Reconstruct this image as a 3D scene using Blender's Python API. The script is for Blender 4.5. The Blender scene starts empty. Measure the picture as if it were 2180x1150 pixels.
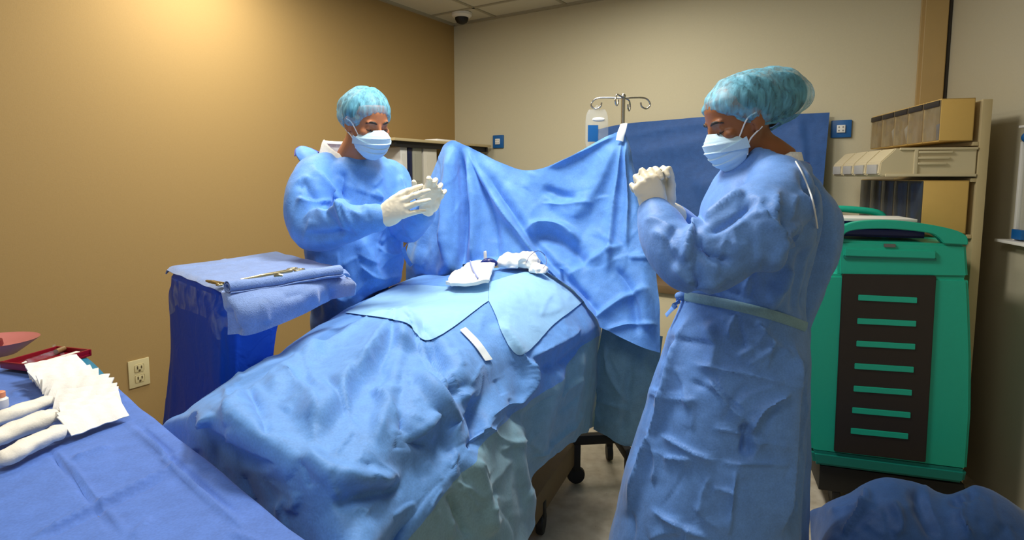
import bpy, bmesh, math, random
import numpy as np
from mathutils import Vector, Matrix
from mathutils.bvhtree import BVHTree

random.seed(7); RNG = np.random.default_rng(7)
C = bpy.context.scene.collection
PI = math.pi

# ------------------------------------------------------------------ camera
F, CX, CY, H = 1228.0, 1090.0, 494.0, 1.41          # focal length and principal point in px of 2180x1150; eye height
PITCH = math.atan(119 / F)
SP, CP = math.sin(PITCH), math.cos(PITCH)
cam_d = bpy.data.cameras.new('camera')
cam_d.sensor_width = 36.0
cam_d.lens = 36.0 * F / 2180.0
cam_d.shift_y = -(575 - CY) / 2180.0
cam_d.clip_start = 0.02
cam = bpy.data.objects.new('camera', cam_d); C.objects.link(cam)
cam.location = (0, 0, H)
cam.rotation_euler = (PI / 2 - PITCH, 0, 0)
bpy.context.scene.camera = cam

# ------------------------------------------------------------------ light
sc = bpy.context.scene
sc.view_settings.view_transform = 'Standard'
sc.view_settings.look = 'None'
sc.view_settings.gamma = 1.0
sc.view_settings.use_curve_mapping = False
sc.view_settings.exposure = 0.0
world = bpy.data.worlds.new('world'); sc.world = world
world.use_nodes = True
world.node_tree.nodes['Background'].inputs[0].default_value = (1.0, 0.96, 0.89, 1)
world.node_tree.nodes['Background'].inputs[1].default_value = 0.27

def area(name, loc, target, sx, sy, power, col, spread=PI):
    d = bpy.data.lights.new(name, 'AREA'); d.shape = 'RECTANGLE'
    d.size = sx; d.size_y = sy; d.energy = power; d.color = col; d.spread = spread
    o = bpy.data.objects.new(name, d); C.objects.link(o); o.location = loc
    v = Vector(target) - Vector(loc)
    o.rotation_euler = v.to_track_quat('-Z', 'Y').to_euler()
    return o
area('ceiling_light_table', (-0.10, 2.0, 2.6), (-0.10, 2.0, 0.0), 0.45, 0.45, 38, (1.0, 0.965, 0.90))
area('fill_light_back', (0.45, 3.05, 2.6), (0.45, 3.05, 0.0), 0.6, 0.6, 14, (1.0, 0.96, 0.88))  # added fill lamp, no fixture known here; brightens the back wall
area('ceiling_light_wall', (-1.20, 2.72, 2.6), (-1.3, 2.75, 1.0), 0.5, 0.5, 23, (1.0, 0.94, 0.83))
area('fill_light_front', (-0.6, 0.35, 2.6), (-0.6, 0.35, 0.0), 1.2, 0.6, 16, (1.0, 0.95, 0.88))  # added fill over the left foreground; lifts table, lower wall and stand

# ------------------------------------------------------------------ numbers from the photograph
def ray(px, py):
    xr = (px - CX) / F; yv = -(py - CY) / F
    f = CP + yv * SP
    return xr / f, (-SP + yv * CP) / f
def P(px, py, d):                                   # the point at distance d into the room
    a, b = ray(px, py)
    return np.array((a * d, d, H + b * d))
def Z(px, py, z):                                   # the point at height z
    a, b = ray(px, py); d = (z - H) / b
    return np.array((a * d, d, z))
def proj(V):
    V = np.asarray(V); u = V[:, 2] - H
    fz = V[:, 1] * CP - u * SP
    return np.stack((CX + F * V[:, 0] / fz, CY - F * (V[:, 1] * SP + u * CP) / fz), 1)
def nrm(v):
    v = np.asarray(v, float); return v / (np.linalg.norm(v) + 1e-12)

# ------------------------------------------------------------------ objects
def wloc(o):
    l = Vector((0, 0, 0))
    while o is not None:
        l += o.location; o = o.parent
    return np.array(l)
def mk(name, VF, mat, parent=None, smooth=True, loc=None, subsurf=0, sharp=38):
    V, Fc = VF
    V = np.asarray(V, float)
    base = wloc(parent) if parent is not None else np.zeros(3)
    if parent is None and loc is not None: base = np.array(loc, float)
    me = bpy.data.meshes.new(name)
    me.from_pydata((V - base).tolist(), [], [tuple(int(i) for i in f) for f in Fc])
    if smooth: me.polygons.foreach_set('use_smooth', [True] * len(me.polygons))
    me.update()
    if smooth: me.set_sharp_from_angle(angle=math.radians(sharp))
    o = bpy.data.objects.new(name, me); C.objects.link(o)
    if mat is not None: me.materials.append(mat)
    if parent is not None: o.parent = parent
    elif loc is not None: o.location = loc
    if subsurf:
        m = o.modifiers.new('sub', 'SUBSURF'); m.levels = 0; m.render_levels = subsurf
    return o
def tag(o, label=None, cat=None, group=None, kind=None):
    if label: o['label'] = label
    if cat: o['category'] = cat
    if group: o['group'] = group
    if kind: o['kind'] = kind
    return o
def thing(name, label, cat, loc, group=None):
    o = bpy.data.objects.new(name, None); C.objects.link(o); o.location = tuple(float(x) for x in loc)
    o.empty_display_size = 0.05
    return tag(o, label, cat, group)
def struct(name, VF, mat, smooth=False):
    return tag(mk(name, VF, mat, smooth=smooth), kind='structure')
def dup(root, loc, label=None):
    r = root.copy(); C.objects.link(r); r.location = loc
    if label: r['label'] = label
    for ch in list(root.children):
        c = ch.copy(); C.objects.link(c); c.parent = r
        for g in ch.children:
            d = g.copy(); C.objects.link(d); d.parent = c
    return r

# ------------------------------------------------------------------ mesh tools
def join(*parts):
    Vs, Fs, b = [], [], 0
    for V, Fc in parts:
        V = np.asarray(V, float); Vs.append(V)
        Fs += [tuple(int(i) + b for i in f) for f in Fc]; b += len(V)
    return np.concatenate(Vs), Fs
def from_bm(bm):
    bm.verts.index_update()
    V = np.array([v.co[:] for v in bm.verts]); Fc = [tuple(v.index for v in f.verts) for f in bm.faces]
    bm.free(); return V, Fc
def box(c, s, rz=0, bev=0.0, seg=2, R=None):
    bm = bmesh.new(); bmesh.ops.create_cube(bm, size=1.0)
    for v in bm.verts: v.co = Vector((v.co.x * s[0], v.co.y * s[1], v.co.z * s[2]))
    if bev: bmesh.ops.bevel(bm, geom=list(bm.edges), offset=bev, segments=seg, affect='EDGES', profile=0.6)
    V, Fc = from_bm(bm)
    if R is None:
        R = np.array(((math.cos(rz), -math.sin(rz), 0), (math.sin(rz), math.cos(rz), 0), (0, 0, 1)))
    return V @ np.asarray(R).T + np.array(c), Fc
def ellipsoid(c, r, axes=None, nu=24, nv=14):
    bm = bmesh.new(); bmesh.ops.create_uvsphere(bm, u_segments=nu, v_segments=nv, radius=1.0)
    V, Fc = from_bm(bm); V = V * np.array(r)
    if axes is not None: V = V @ np.asarray(axes)
    return V + np.array(c), Fc
def loft(pts, ra, rb=None, side=(1, 0, 0), n=20, cap=True, closed_ends=True):
    """closed tube of elliptical rings: half-axis ra along `side`, rb across it"""
    pts = np.asarray(pts, float); k = len(pts)
    ra = np.broadcast_to(np.asarray(ra, float), (k,)); rb = ra if rb is None else np.broadcast_to(np.asarray(rb, float), (k,))
    side = np.asarray(side, float)
    if side.ndim == 1: side = np.broadcast_to(side, (k, 3))
    T = np.gradient(pts, axis=0); V = []
    for i in range(k):
        t = nrm(T[i]); s = side[i] - t * side[i].dot(t)
        if np.linalg.norm(s) < 1e-4: s = np.cross(t, (0.3, 0.5, 0.8))
        s = nrm(s); b = np.cross(t, s)
        for j in range(n):
            a = 2 * PI * j / n
            V.append(pts[i] + s * math.cos(a) * ra[i] + b * math.sin(a) * rb[i])
    Fc = []
    for i in range(k - 1):
        for j in range(n):
            j2 = (j + 1) % n
            Fc.append((i * n + j, i * n + j2, (i + 1) * n + j2, (i + 1) * n + j))
    if cap:
        Fc.append(tuple(reversed(range(n)))); Fc.append(tuple(range((k - 1) * n, k * n)))
    return np.array(V), Fc
def smooth_pts(pts, m=6, closed=False):
    """Catmull-Rom through the points"""
    p = np.asarray(pts, float); n = len(p)
    if n < 3: 
        t = np.linspace(0, 1, m + 1)[:, None]; return p[0] * (1 - t) + p[1] * t
    if closed: q = np.concatenate((p[-1:], p, p[:2]))
    else: q = np.concatenate((2 * p[:1] - p[1:2], p, 2 * p[-1:] - p[-2:-1]))
    out = []
    for i in range(1, len(q) - 2):
        for t in np.linspace(0, 1, m, endpoint=False):
            a, b, c, d = q[i - 1], q[i], q[i + 1], q[i + 2]
            out.append(0.5 * (2 * b + (c - a) * t + (2 * a - 5 * b + 4 * c - d) * t * t + (3 * b - a - 3 * c + d) * t ** 3))
    if not closed: out.append(p[-1])
    return np.array(out)
def tube(pts, r, n=10, m=6):
    p = smooth_pts(pts, m) if m else np.asarray(pts, float)
    rr = np.interp(np.linspace(0, 1, len(p)), np.linspace(0, 1, len(np.atleast_1d(r))), np.atleast_1d(r))
    # parallel transport
    s = nrm(np.cross(nrm(p[1] - p[0]), (0.31, 0.52, 0.79))); sides = []
    T = np.gradient(p, axis=0)
    for i in range(len(p)):
        t = nrm(T[i]); s = nrm(s - t * s.dot(t)); sides.append(s)
    return loft(p, rr, side=np.array(sides), n=n)
def capsule_chain(pts, r, n=12):
    parts = [tube(pts, r, n=n, m=5)]
    r = np.atleast_1d(r)
    parts.append(ellipsoid(pts[0], (r[0],) * 3, nu=n, nv=8)); parts.append(ellipsoid(pts[-1], (r[-1],) * 3, nu=n, nv=8))
    return join(*parts)
def lathe(prof, c=(0, 0, 0), n=32):
    V, Fc = [], []
    for r, z in prof:
        for j in range(n):
            a = 2 * PI * j / n; V.append((c[0] + r * math.cos(a), c[1] + r * math.sin(a), c[2] + z))
    k = len(prof)
    for i in range(k - 1):
        for j in range(n):
            j2 = (j + 1) % n; Fc.append((i * n + j, i * n + j2, (i + 1) * n + j2, (i + 1) * n + j))
    if prof[0][0] > 1e-5: Fc.append(tuple(reversed(range(n))))
    if prof[-1][0] > 1e-5: Fc.append(tuple(range((k - 1) * n, k * n)))
    return np.array(V), Fc
def prism(poly, zdir, origin, ux, uy, thick, bev=0.0):
    """flat outline (2D) in the plane ux,uy, extruded along zdir"""
    bm = bmesh.new(); ux, uy, zd, o = map(lambda a: np.asarray(a, float), (ux, uy, zdir, origin))
    vs = [bm.verts.new(tuple(o + ux * a + uy * b)) for a, b in poly]
    f = bm.faces.new(vs)
    r = bmesh.ops.extrude_face_region(bm, geom=[f])
    for v in r['geom']:
        if isinstance(v, bmesh.types.BMVert): v.co += Vector(tuple(zd * thick))
    bmesh.ops.recalc_face_normals(bm, faces=list(bm.faces))
    if bev: bmesh.ops.bevel(bm, geom=list(bm.edges), offset=bev, segments=2, affect='EDGES', clamp_overlap=True)
    bmesh.ops.triangulate(bm, faces=[f for f in bm.faces if len(f.verts) > 4])
    return from_bm(bm)
def remesh(VF, voxel, smooth_it=2):
    me = bpy.data.meshes.new('tmp'); V, Fc = VF
    me.from_pydata(np.asarray(V).tolist(), [], [tuple(f) for f in Fc]); me.update()
    o = bpy.data.objects.new('tmp', me); C.objects.link(o)
    m = o.modifiers.new('r', 'REMESH'); m.mode = 'VOXEL'; m.voxel_size = voxel
    dg = bpy.context.evaluated_depsgraph_get(); ev = o.evaluated_get(dg); em = ev.to_mesh()
    n = len(em.vertices); V2 = np.empty(n * 3); em.vertices.foreach_get('co', V2); V2 = V2.reshape(-1, 3)
    F2 = [tuple(p.vertices) for p in em.polygons]
    ev.to_mesh_clear(); bpy.data.objects.remove(o); bpy.data.meshes.remove(me)
    V2 = lap_smooth(V2, F2, smooth_it)
    return V2, F2
def edges_of(Fc):
    E = set()
    for f in Fc:
        k = len(f)
        for i in range(k):
            a, b = f[i], f[(i + 1) % k]; E.add((a, b) if a < b else (b, a))
    return np.array(sorted(E))
def diags_of(Fc):
    return np.array([(f[0], f[2]) for f in Fc if len(f) == 4] + [(f[1], f[3]) for f in Fc if len(f) == 4])
def adj_mean(V, E, deg):
    n = len(V); out = np.empty_like(V)
    for k in range(3):
        out[:, k] = (np.bincount(E[:, 0], V[E[:, 1], k], n) + np.bincount(E[:, 1], V[E[:, 0], k], n)) / deg
    return out
def lap_smooth(V, Fc, it, lam=0.5):
    if not it: return V
    E = edges_of(Fc); deg = np.maximum(np.bincount(E.ravel(), minlength=len(V)), 1)
    V = np.array(V)
    for i in range(it):
        V += lam * (adj_mean(V, E, deg) - V)
    return V
def vnormals(V, Fc):
    V = np.asarray(V); N = np.zeros_like(V)
    q = np.array([f if len(f) == 4 else (f[0], f[1], f[2], f[2]) for f in Fc if len(f) in (3, 4)])
    n = np.cross(V[q[:, 2]] - V[q[:, 0]], V[q[:, 3]] - V[q[:, 1]])
    tri = q[:, 2] == q[:, 3]
    if tri.any(): n[tri] = np.cross(V[q[tri, 1]] - V[q[tri, 0]], V[q[tri, 2]] - V[q[tri, 0]])
    for c in range(4):
        for k in range(3): N[:, k] += np.bincount(q[:, c], n[:, k], len(V))
    return N / (np.linalg.norm(N, axis=1, keepdims=True) + 1e-12)
_perm = np.random.default_rng(3).integers(0, 1 << 30, 4096)
def vnoise(p, seed=0):
    """smooth value noise, -1..1"""
    p = np.asarray(p, float); i = np.floor(p).astype(np.int64); f = p - i; f = f * f * f * (f * (f * 6 - 15) + 10)
    out = 0
    for dx in (0, 1):
        for dy in (0, 1):
            for dz in (0, 1):
                h = _perm[((i[:, 0] + dx) * 73 + (i[:, 1] + dy) * 179 + (i[:, 2] + dz) * 283 + seed * 991) & 4095]
                h = _perm[(h + (i[:, 0] + dx) * 31 + (i[:, 1] + dy) * 17 + (i[:, 2] + dz) * 7) & 4095]
                w = (f[:, 0] if dx else 1 - f[:, 0]) * (f[:, 1] if dy else 1 - f[:, 1]) * (f[:, 2] if dz else 1 - f[:, 2])
                out = out + w * ((h & 0xffff) / 32767.5 - 1)
    return out
def folds(V, Fc, strokes, facing=True, N=None):
    """push the cloth out (or in) along drawn fold lines: (points px, width one side, width other side, amplitude m[, sharp])"""
    N = vnormals(V, Fc) if N is None else N
    px = proj(V); cam_dir = np.array((0, 0, H)) - V; cam_dir /= np.linalg.norm(cam_dir, axis=1, keepdims=True)
    fc = (N * cam_dir).sum(1)
    if not facing:                                     # an open sheet: the side seen counts as out
        if fc.mean() < 0: N = -N; fc = -fc
        wgt = np.ones(len(V))
    else: wgt = np.clip(fc * 4 + 0.4, 0, 1)
    disp = np.zeros(len(V))
    for st in strokes:
        pts, w1, w2, amp = st[:4]; sharp = len(st) > 4 and st[4]
        if sharp and min(w1, w2) > 5:
            if w1 <= w2: w1 = max(4.5, w1 * 0.6)
            else: w2 = max(4.5, w2 * 0.6)
        p = smooth_pts(np.array(pts, float), 6) if len(pts) > 2 else np.array(pts, float)
        seg = np.linalg.norm(np.diff(p, axis=0), axis=1); cum = np.concatenate(((0,), np.cumsum(seg))); L = cum[-1]
        best = np.full(len(V), 1e9); sd = np.zeros(len(V)); tt = np.zeros(len(V))
        R = 3.2 * max(w1, w2); bb = np.nonzero((px[:, 0] > p[:, 0].min() - R) & (px[:, 0] < p[:, 0].max() + R) & (px[:, 1] > p[:, 1].min() - R) & (px[:, 1] < p[:, 1].max() + R))[0]
        if not len(bb): continue
        q = px[bb]; b2 = best[bb]; s2 = sd[bb]; t2 = tt[bb]
        for i in range(len(p) - 1):
            d = p[i + 1] - p[i]; l = seg[i] + 1e-9; d = d / l
            r = q - p[i]; t = np.clip(r @ d, 0, l); e = r - t[:, None] * d; dd = np.hypot(e[:, 0], e[:, 1])
            m = dd < b2; b2[m] = dd[m]; s2[m] = (d[0] * r[:, 1] - d[1] * r[:, 0])[m]; t2[m] = cum[i] + t[m]
        u = t2 / L; tap = np.clip(np.minimum(u, 1 - u) * 5 + 0.0, 0, 1); tap = tap * tap * (3 - 2 * tap)
        w = np.where(s2 < 0, w1, w2); x = b2 / w
        prof = np.exp(-x * 1.3) if sharp else np.exp(-x * x)
        disp[bb] += amp * prof * tap
    return V + N * (disp * wgt)[:, None]
def rand_strokes(n, x0, x1, y0, y1, seed, ang=(0, 180), ln=(35, 110), amp=(0.003, 0.008), w=(3, 5, 9, 22)):
    """short straight creases scattered over part of a sheet"""
    g = np.random.default_rng(seed); out = []
    for k in range(n):
        x, y = g.uniform(x0, x1), g.uniform(y0, y1); a = math.radians(g.uniform(*ang)); l = g.uniform(*ln) / 2
        dx, dy = math.cos(a) * l, math.sin(a) * l; b = g.uniform(-0.18, 0.18) * l; ws_ = [g.uniform(w[0], w[1]), g.uniform(w[2], w[3])]
        if g.random() < 0.5: ws_.reverse()
        out.append(([(x - dx, y - dy), (x - dy * b / l, y + dx * b / l), (x + dx, y + dy)], ws_[0], ws_[1], g.uniform(*amp) * (1 if g.random() < 0.65 else -0.8), 1))
    return out
def crumple(V, Fc, excess=0.04, amp=0.008, wl=0.10, iters=60, stiff=0.25, anchor=0.02, lo=-0.01, hi=0.03, seed=0, aniso=(1, 1, 1), pin=None):
    """let cloth with a little too much length buckle round its designed surface"""
    V0 = np.array(V, float); N = vnormals(V0, Fc)
    E = edges_of(Fc); D = diags_of(Fc); A = np.concatenate((E, D)) if len(D) else E
    deg = np.maximum(np.bincount(E.ravel(), minlength=len(V)), 1)
    cnt = np.maximum(np.bincount(A.ravel(), minlength=len(V)), 1)[:, None]
    ps = V0 / (wl * np.array(aniso))
    n1 = vnoise(ps, seed); n2 = vnoise(ps * 2.1 + 7.3, seed + 1)
    rid = 1 - 2 * np.abs(n1)                            # ridged: sharp crests
    d0 = amp * (0.75 * rid + 0.4 * n2 - 0.2)
    X = V0 + N * d0[:, None]
    L0 = np.linalg.norm(V0[A[:, 0]] - V0[A[:, 1]], axis=1) * (1 + excess)
    free = np.ones(len(V)) if pin is None else 1 - np.asarray(pin, float)
    n = len(V)
    for it in range(iters):
        d = X[A[:, 1]] - X[A[:, 0]]; l = np.linalg.norm(d, axis=1) + 1e-9
        c = d * ((l - L0) / l * 0.5)[:, None]
        g = np.empty_like(X)
        for k in range(3): g[:, k] = np.bincount(A[:, 0], c[:, k], n) - np.bincount(A[:, 1], c[:, k], n)
        X += 1.6 * g / cnt
        dv = X - V0
        dv += stiff * (adj_mean(dv, E, deg) - dv)       # bending resistance
        dv *= (1 - anchor)
        h = (dv * N).sum(1); hc = np.clip(h, lo, hi)
        dv += N * (hc - h)[:, None]
        tl = dv - N * hc[:, None]; tn = np.linalg.norm(tl, axis=1, keepdims=True) + 1e-9
        tl *= np.minimum(1, 0.02 / tn)
        X = V0 + (N * hc[:, None] + tl) * free[:, None]
    return X
def linnoise(p, seed=0):
    """random heights on a lattice, joined by flat facets"""
    p = np.asarray(p, float); i = np.floor(p).astype(np.int64); f = p - i
    o = np.argsort(-f, axis=1); fs = np.take_along_axis(f, o, 1)
    w = (1 - fs[:, 0], fs[:, 0] - fs[:, 1], fs[:, 1] - fs[:, 2], fs[:, 2])
    cur = i.copy(); out = 0; rows = np.arange(len(p))
    for k in range(4):
        if k: cur[rows, o[:, k - 1]] += 1
        h = _perm[(cur[:, 0] * 73 + cur[:, 1] * 179 + cur[:, 2] * 283 + seed * 991) & 4095]
        h = _perm[(h + cur[:, 0] * 31 + cur[:, 1] * 17 + cur[:, 2] * 7) & 4095]
        out = out + w[k] * ((h & 0xffff) / 32767.5 - 1)
    return out
def facets(V, Fc, amp, wl, seed, stretch=(1, 1, 1), octv=2, wgt=None):
    """crisp crumple: flat facets meeting in sharp creases"""
    N = vnormals(V, [f for f in Fc if len(f) >= 3]); d = np.zeros(len(V)); g = np.random.default_rng(seed)
    for k in range(octv):
        Q, _ = np.linalg.qr(g.normal(size=(3, 3)))
        w = np.stack([vnoise(V / (wl * 1.7) + j * 9.1, seed + 50 + j) for j in range(3)], 1) * wl * 0.35
        d += amp * linnoise(((V + w) / np.array(stretch)) @ Q.T / wl, seed + k); amp *= 0.42; wl *= 0.47
    if wgt is not None: d *= wgt
    return V + N * d[:, None]
def grid_faces(r, c, wrap=False):
    Fc = []
    for i in range(r - 1):
        for j in range(c if wrap else c - 1):
            j2 = (j + 1) % c; Fc.append((i * c + j, i * c + j2, (i + 1) * c + j2, (i + 1) * c + j))
    return Fc
def spline_net(net, mr, mc):
    """fine grid through a net of control points; mr, mc steps per span"""
    net = np.asarray(net, float); r, c, _ = net.shape
    A = np.stack([smooth_pts(net[:, j], mr) for j in range(c)], 1)
    B = np.stack([smooth_pts(A[i], mc) for i in range(A.shape[0])], 0)
    return B
def resample_rows(G, n):
    """even spacing along each row"""
    out = []
    for row in G:
        s = np.concatenate(((0,), np.cumsum(np.linalg.norm(np.diff(row, axis=0), axis=1)))); t = np.linspace(0, s[-1], n)
        out.append(np.stack([np.interp(t, s, row[:, k]) for k in range(3)], 1))
    return np.array(out)
def bvh_of(V, Fc):
    return BVHTree.FromPolygons([tuple(v) for v in np.asarray(V).tolist()], [tuple(f) for f in Fc])
def lay(pxs, bvh, off, fallback):
    """points of a sheet laid on a surface: where the line of sight through px meets it, lifted by off"""
    out = []
    for x, y in pxs:
        a, b = ray(x, y); d = Vector((a, 1, b)).normalized()
        loc, nor, _, _ = bvh.ray_cast(Vector((0, 0, H)), d)
        if loc is None: out.append(P(x, y, fallback)); continue
        if nor.dot(d) > 0: nor = -nor
        out.append(np.array(loc + nor * off))
    return np.array(out)
def quad_px(c, nu, nv):
    """bilinear patch of pixel positions from four corners (tl,tr,br,bl), or from an edge-curve pair"""
    c = [np.array(p, float) for p in c]; out = []
    for i in range(nv):
        v = i / (nv - 1)
        for j in range(nu):
            u = j / (nu - 1)
            out.append((c[0] * (1 - u) + c[1] * u) * (1 - v) + (c[3] * (1 - u) + c[2] * u) * v)
    return np.array(out)
def strip_px(top, bot, nu, nv):
    t = smooth_pts(top, 8); b = smooth_pts(bot, 8)
    def rs(p):
        s = np.concatenate(((0,), np.cumsum(np.linalg.norm(np.diff(p, axis=0), axis=1)))); q = np.linspace(0, s[-1], nu)
        return np.stack([np.interp(q, s, p[:, k]) for k in range(2)], 1)
    t, b = rs(t), rs(b); v = np.linspace(0, 1, nv)[:, None, None]
    return (t[None] * (1 - v) + b[None] * v).reshape(-1, 2)
def thicken(V, Fc, t):
    """closed slab of an open sheet"""
    N = vnormals(V, Fc); n = len(V); E = {}
    for f in Fc:
        for i in range(len(f)):
            a, b = f[i], f[(i + 1) % len(f)]; E[(a, b)] = E.get((a, b), 0) + 1
    bd = [e for e in E if (e[1], e[0]) not in E]
    F2 = list(Fc) + [tuple(i + n for i in reversed(f)) for f in Fc] + [(b, a, a + n, b + n) for a, b in bd]
    return np.concatenate((V, V - N * t)), F2
# ------------------------------------------------------------------ materials
def srgb(r, g, b):
    f = lambda c: c / 12.92 if c <= 0.04045 else ((c + 0.055) / 1.055) ** 2.4
    return (f(r / 255), f(g / 255), f(b / 255), 1)
class NT:
    def __init__(s, name):
        s.m = bpy.data.materials.new(name); s.m.use_nodes = True; s.t = s.m.node_tree; s.n = s.t.nodes
        s.b = s.n['Principled BSDF']; s.out = s.n['Material Output']
    def add(s, typ, **kw):
        n = s.n.new(typ)
        for k, v in kw.items():
            if hasattr(n, k): setattr(n, k, v)
            else: n.inputs[k.replace('_', ' ')].default_value = v
        return n
    def link(s, a, b): s.t.links.new(a, b)
def plain(name, col, rough=0.5, metal=0.0, coat=0.0, noise=0.0, nscale=40.0, bump=0.0, spec=0.5):
    t = NT(name); b = t.b
    b.inputs['Base Color'].default_value = col; b.inputs['Roughness'].default_value = rough; b.inputs['Metallic'].default_value = metal
    b.inputs['Coat Weight'].default_value = coat; b.inputs['Specular IOR Level'].default_value = spec
    tc = t.add('ShaderNodeTexCoord'); nz = t.add('ShaderNodeTexNoise'); nz.inputs['Scale'].default_value = nscale; nz.inputs['Detail'].default_value = 4
    t.link(tc.outputs['Object'], nz.inputs['Vector'])
    if noise:
        mx = t.add('ShaderNodeMix', data_type='RGBA'); mx.inputs[6].default_value = tuple(c * (1 - noise) for c in col[:3]) + (1,); mx.inputs[7].default_value = tuple(min(1, c * (1 + noise)) for c in col[:3]) + (1,)
        t.link(nz.outputs['Fac'], mx.inputs[0]); t.link(mx.outputs[2], b.inputs['Base Color'])
    if bump:
        bp = t.add('ShaderNodeBump'); bp.inputs['Strength'].default_value = bump; bp.inputs['Distance'].default_value = 0.002
        t.link(nz.outputs['Fac'], bp.inputs['Height']); t.link(bp.outputs['Normal'], b.inputs['Normal'])
    return t.m
def cloth(name, col, rough=0.6, crease=0.35, cscale=7.0, mott=0.13, weave=0.0, sheen=0.15, dist=0.006):
    """non-woven sheet: soft mottling, fine fibre bump, and sharp crumple facets"""
    t = NT(name); b = t.b
    b.inputs['Roughness'].default_value = rough; b.inputs['Sheen Weight'].default_value = sheen; b.inputs['Specular IOR Level'].default_value = 0.3
    tc = t.add('ShaderNodeTexCoord')
    n1 = t.add('ShaderNodeTexNoise'); n1.inputs['Scale'].default_value = 220; n1.inputs['Detail'].default_value = 3
    n0 = t.add('ShaderNodeTexNoise'); n0.inputs['Scale'].default_value = 28; n0.inputs['Detail'].default_value = 5
    for n in (n1, n0): t.link(tc.outputs['Object'], n.inputs['Vector'])
    ad = t.add('ShaderNodeMath', operation='ADD'); t.link(n1.outputs['Fac'], ad.inputs[0]); t.link(n0.outputs['Fac'], ad.inputs[1])
    mr = t.add('ShaderNodeMapRange'); mr.inputs[1].default_value = 0.7; mr.inputs[2].default_value = 1.3; t.link(ad.outputs[0], mr.inputs[0])
    mx = t.add('ShaderNodeMix', data_type='RGBA'); mx.inputs[6].default_value = tuple(c * (1 - mott) for c in col[:3]) + (1,); mx.inputs[7].default_value = tuple(min(1, c * (1 + mott)) for c in col[:3]) + (1,)
    t.link(mr.outputs[0], mx.inputs[0]); t.link(mx.outputs[2], b.inputs['Base Color'])
    # fine crinkle lines
    wn = t.add('ShaderNodeTexNoise'); wn.inputs['Scale'].default_value = cscale * 2.2; wn.inputs['Detail'].default_value = 3; wn.inputs['Distortion'].default_value = 0.8; t.link(tc.outputs['Object'], wn.inputs['Vector'])
    m1 = t.add('ShaderNodeMath', operation='SUBTRACT'); m1.inputs[1].default_value = 0.5; t.link(wn.outputs['Fac'], m1.inputs[0])
    m2 = t.add('ShaderNodeMath', operation='ABSOLUTE'); t.link(m1.outputs[0], m2.inputs[0])
    bp = t.add('ShaderNodeBump'); bp.inputs['Strength'].default_value = crease; bp.inputs['Distance'].default_value = 0.02
    t.link(m2.outputs[0], bp.inputs['Height'])
    b2 = t.add('ShaderNodeBump'); b2.inputs['Strength'].default_value = 0.12; b2.inputs['Distance'].default_value = 0.0015
    t.link(n1.outputs['Fac'], b2.inputs['Height']); t.link(bp.outputs['Normal'], b2.inputs['Normal'])
    last = b2
    if weave:
        w = t.add('ShaderNodeTexVoronoi'); w.inputs['Scale'].default_value = 330; t.link(tc.outputs['Object'], w.inputs['Vector'])
        b3 = t.add('ShaderNodeBump'); b3.inputs['Strength'].default_value = weave; b3.inputs['Distance'].default_value = 0.0015
        t.link(w.outputs['Distance'], b3.inputs['Height']); t.link(b2.outputs['Normal'], b3.inputs['Normal']); last = b3
    t.link(last.outputs['Normal'], b.inputs['Normal'])
    return t.m
def seethrough(name, col, alpha, rough=0.3, streak=None):
    """thin film: part of the light passes straight through"""
    t = NT(name); b = t.b
    b.inputs['Base Color'].default_value = col; b.inputs['Roughness'].default_value = rough
    tr = t.add('ShaderNodeBsdfTransparent'); mx = t.add('ShaderNodeMixShader'); mx.inputs[0].default_value = alpha
    t.link(tr.outputs[0], mx.inputs[1]); t.link(b.outputs[0], mx.inputs[2]); t.link(mx.outputs[0], t.out.inputs['Surface'])
    if streak:
        tc = t.add('ShaderNodeTexCoord'); mp = t.add('ShaderNodeMapping'); mp.inputs['Scale'].default_value = streak[0]
        nz = t.add('ShaderNodeTexNoise'); nz.inputs['Scale'].default_value = 1.0; nz.inputs['Detail'].default_value = 5; nz.inputs['Distortion'].default_value = 0.6
        t.link(tc.outputs['Object'], mp.inputs[0]); t.link(mp.outputs[0], nz.inputs['Vector'])
        mr = t.add('ShaderNodeMapRange'); mr.inputs[1].default_value = 0.3; mr.inputs[2].default_value = 0.7; mr.inputs[3].default_value = streak[1]; mr.inputs[4].default_value = streak[2]
        t.link(nz.outputs['Fac'], mr.inputs[0]); t.link(mr.outputs[0], mx.inputs[0])
        bp = t.add('ShaderNodeBump'); bp.inputs['Strength'].default_value = 0.5; bp.inputs['Distance'].default_value = 0.004
        t.link(nz.outputs['Fac'], bp.inputs['Height']); t.link(bp.outputs['Normal'], b.inputs['Normal'])
    return t.m

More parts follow.
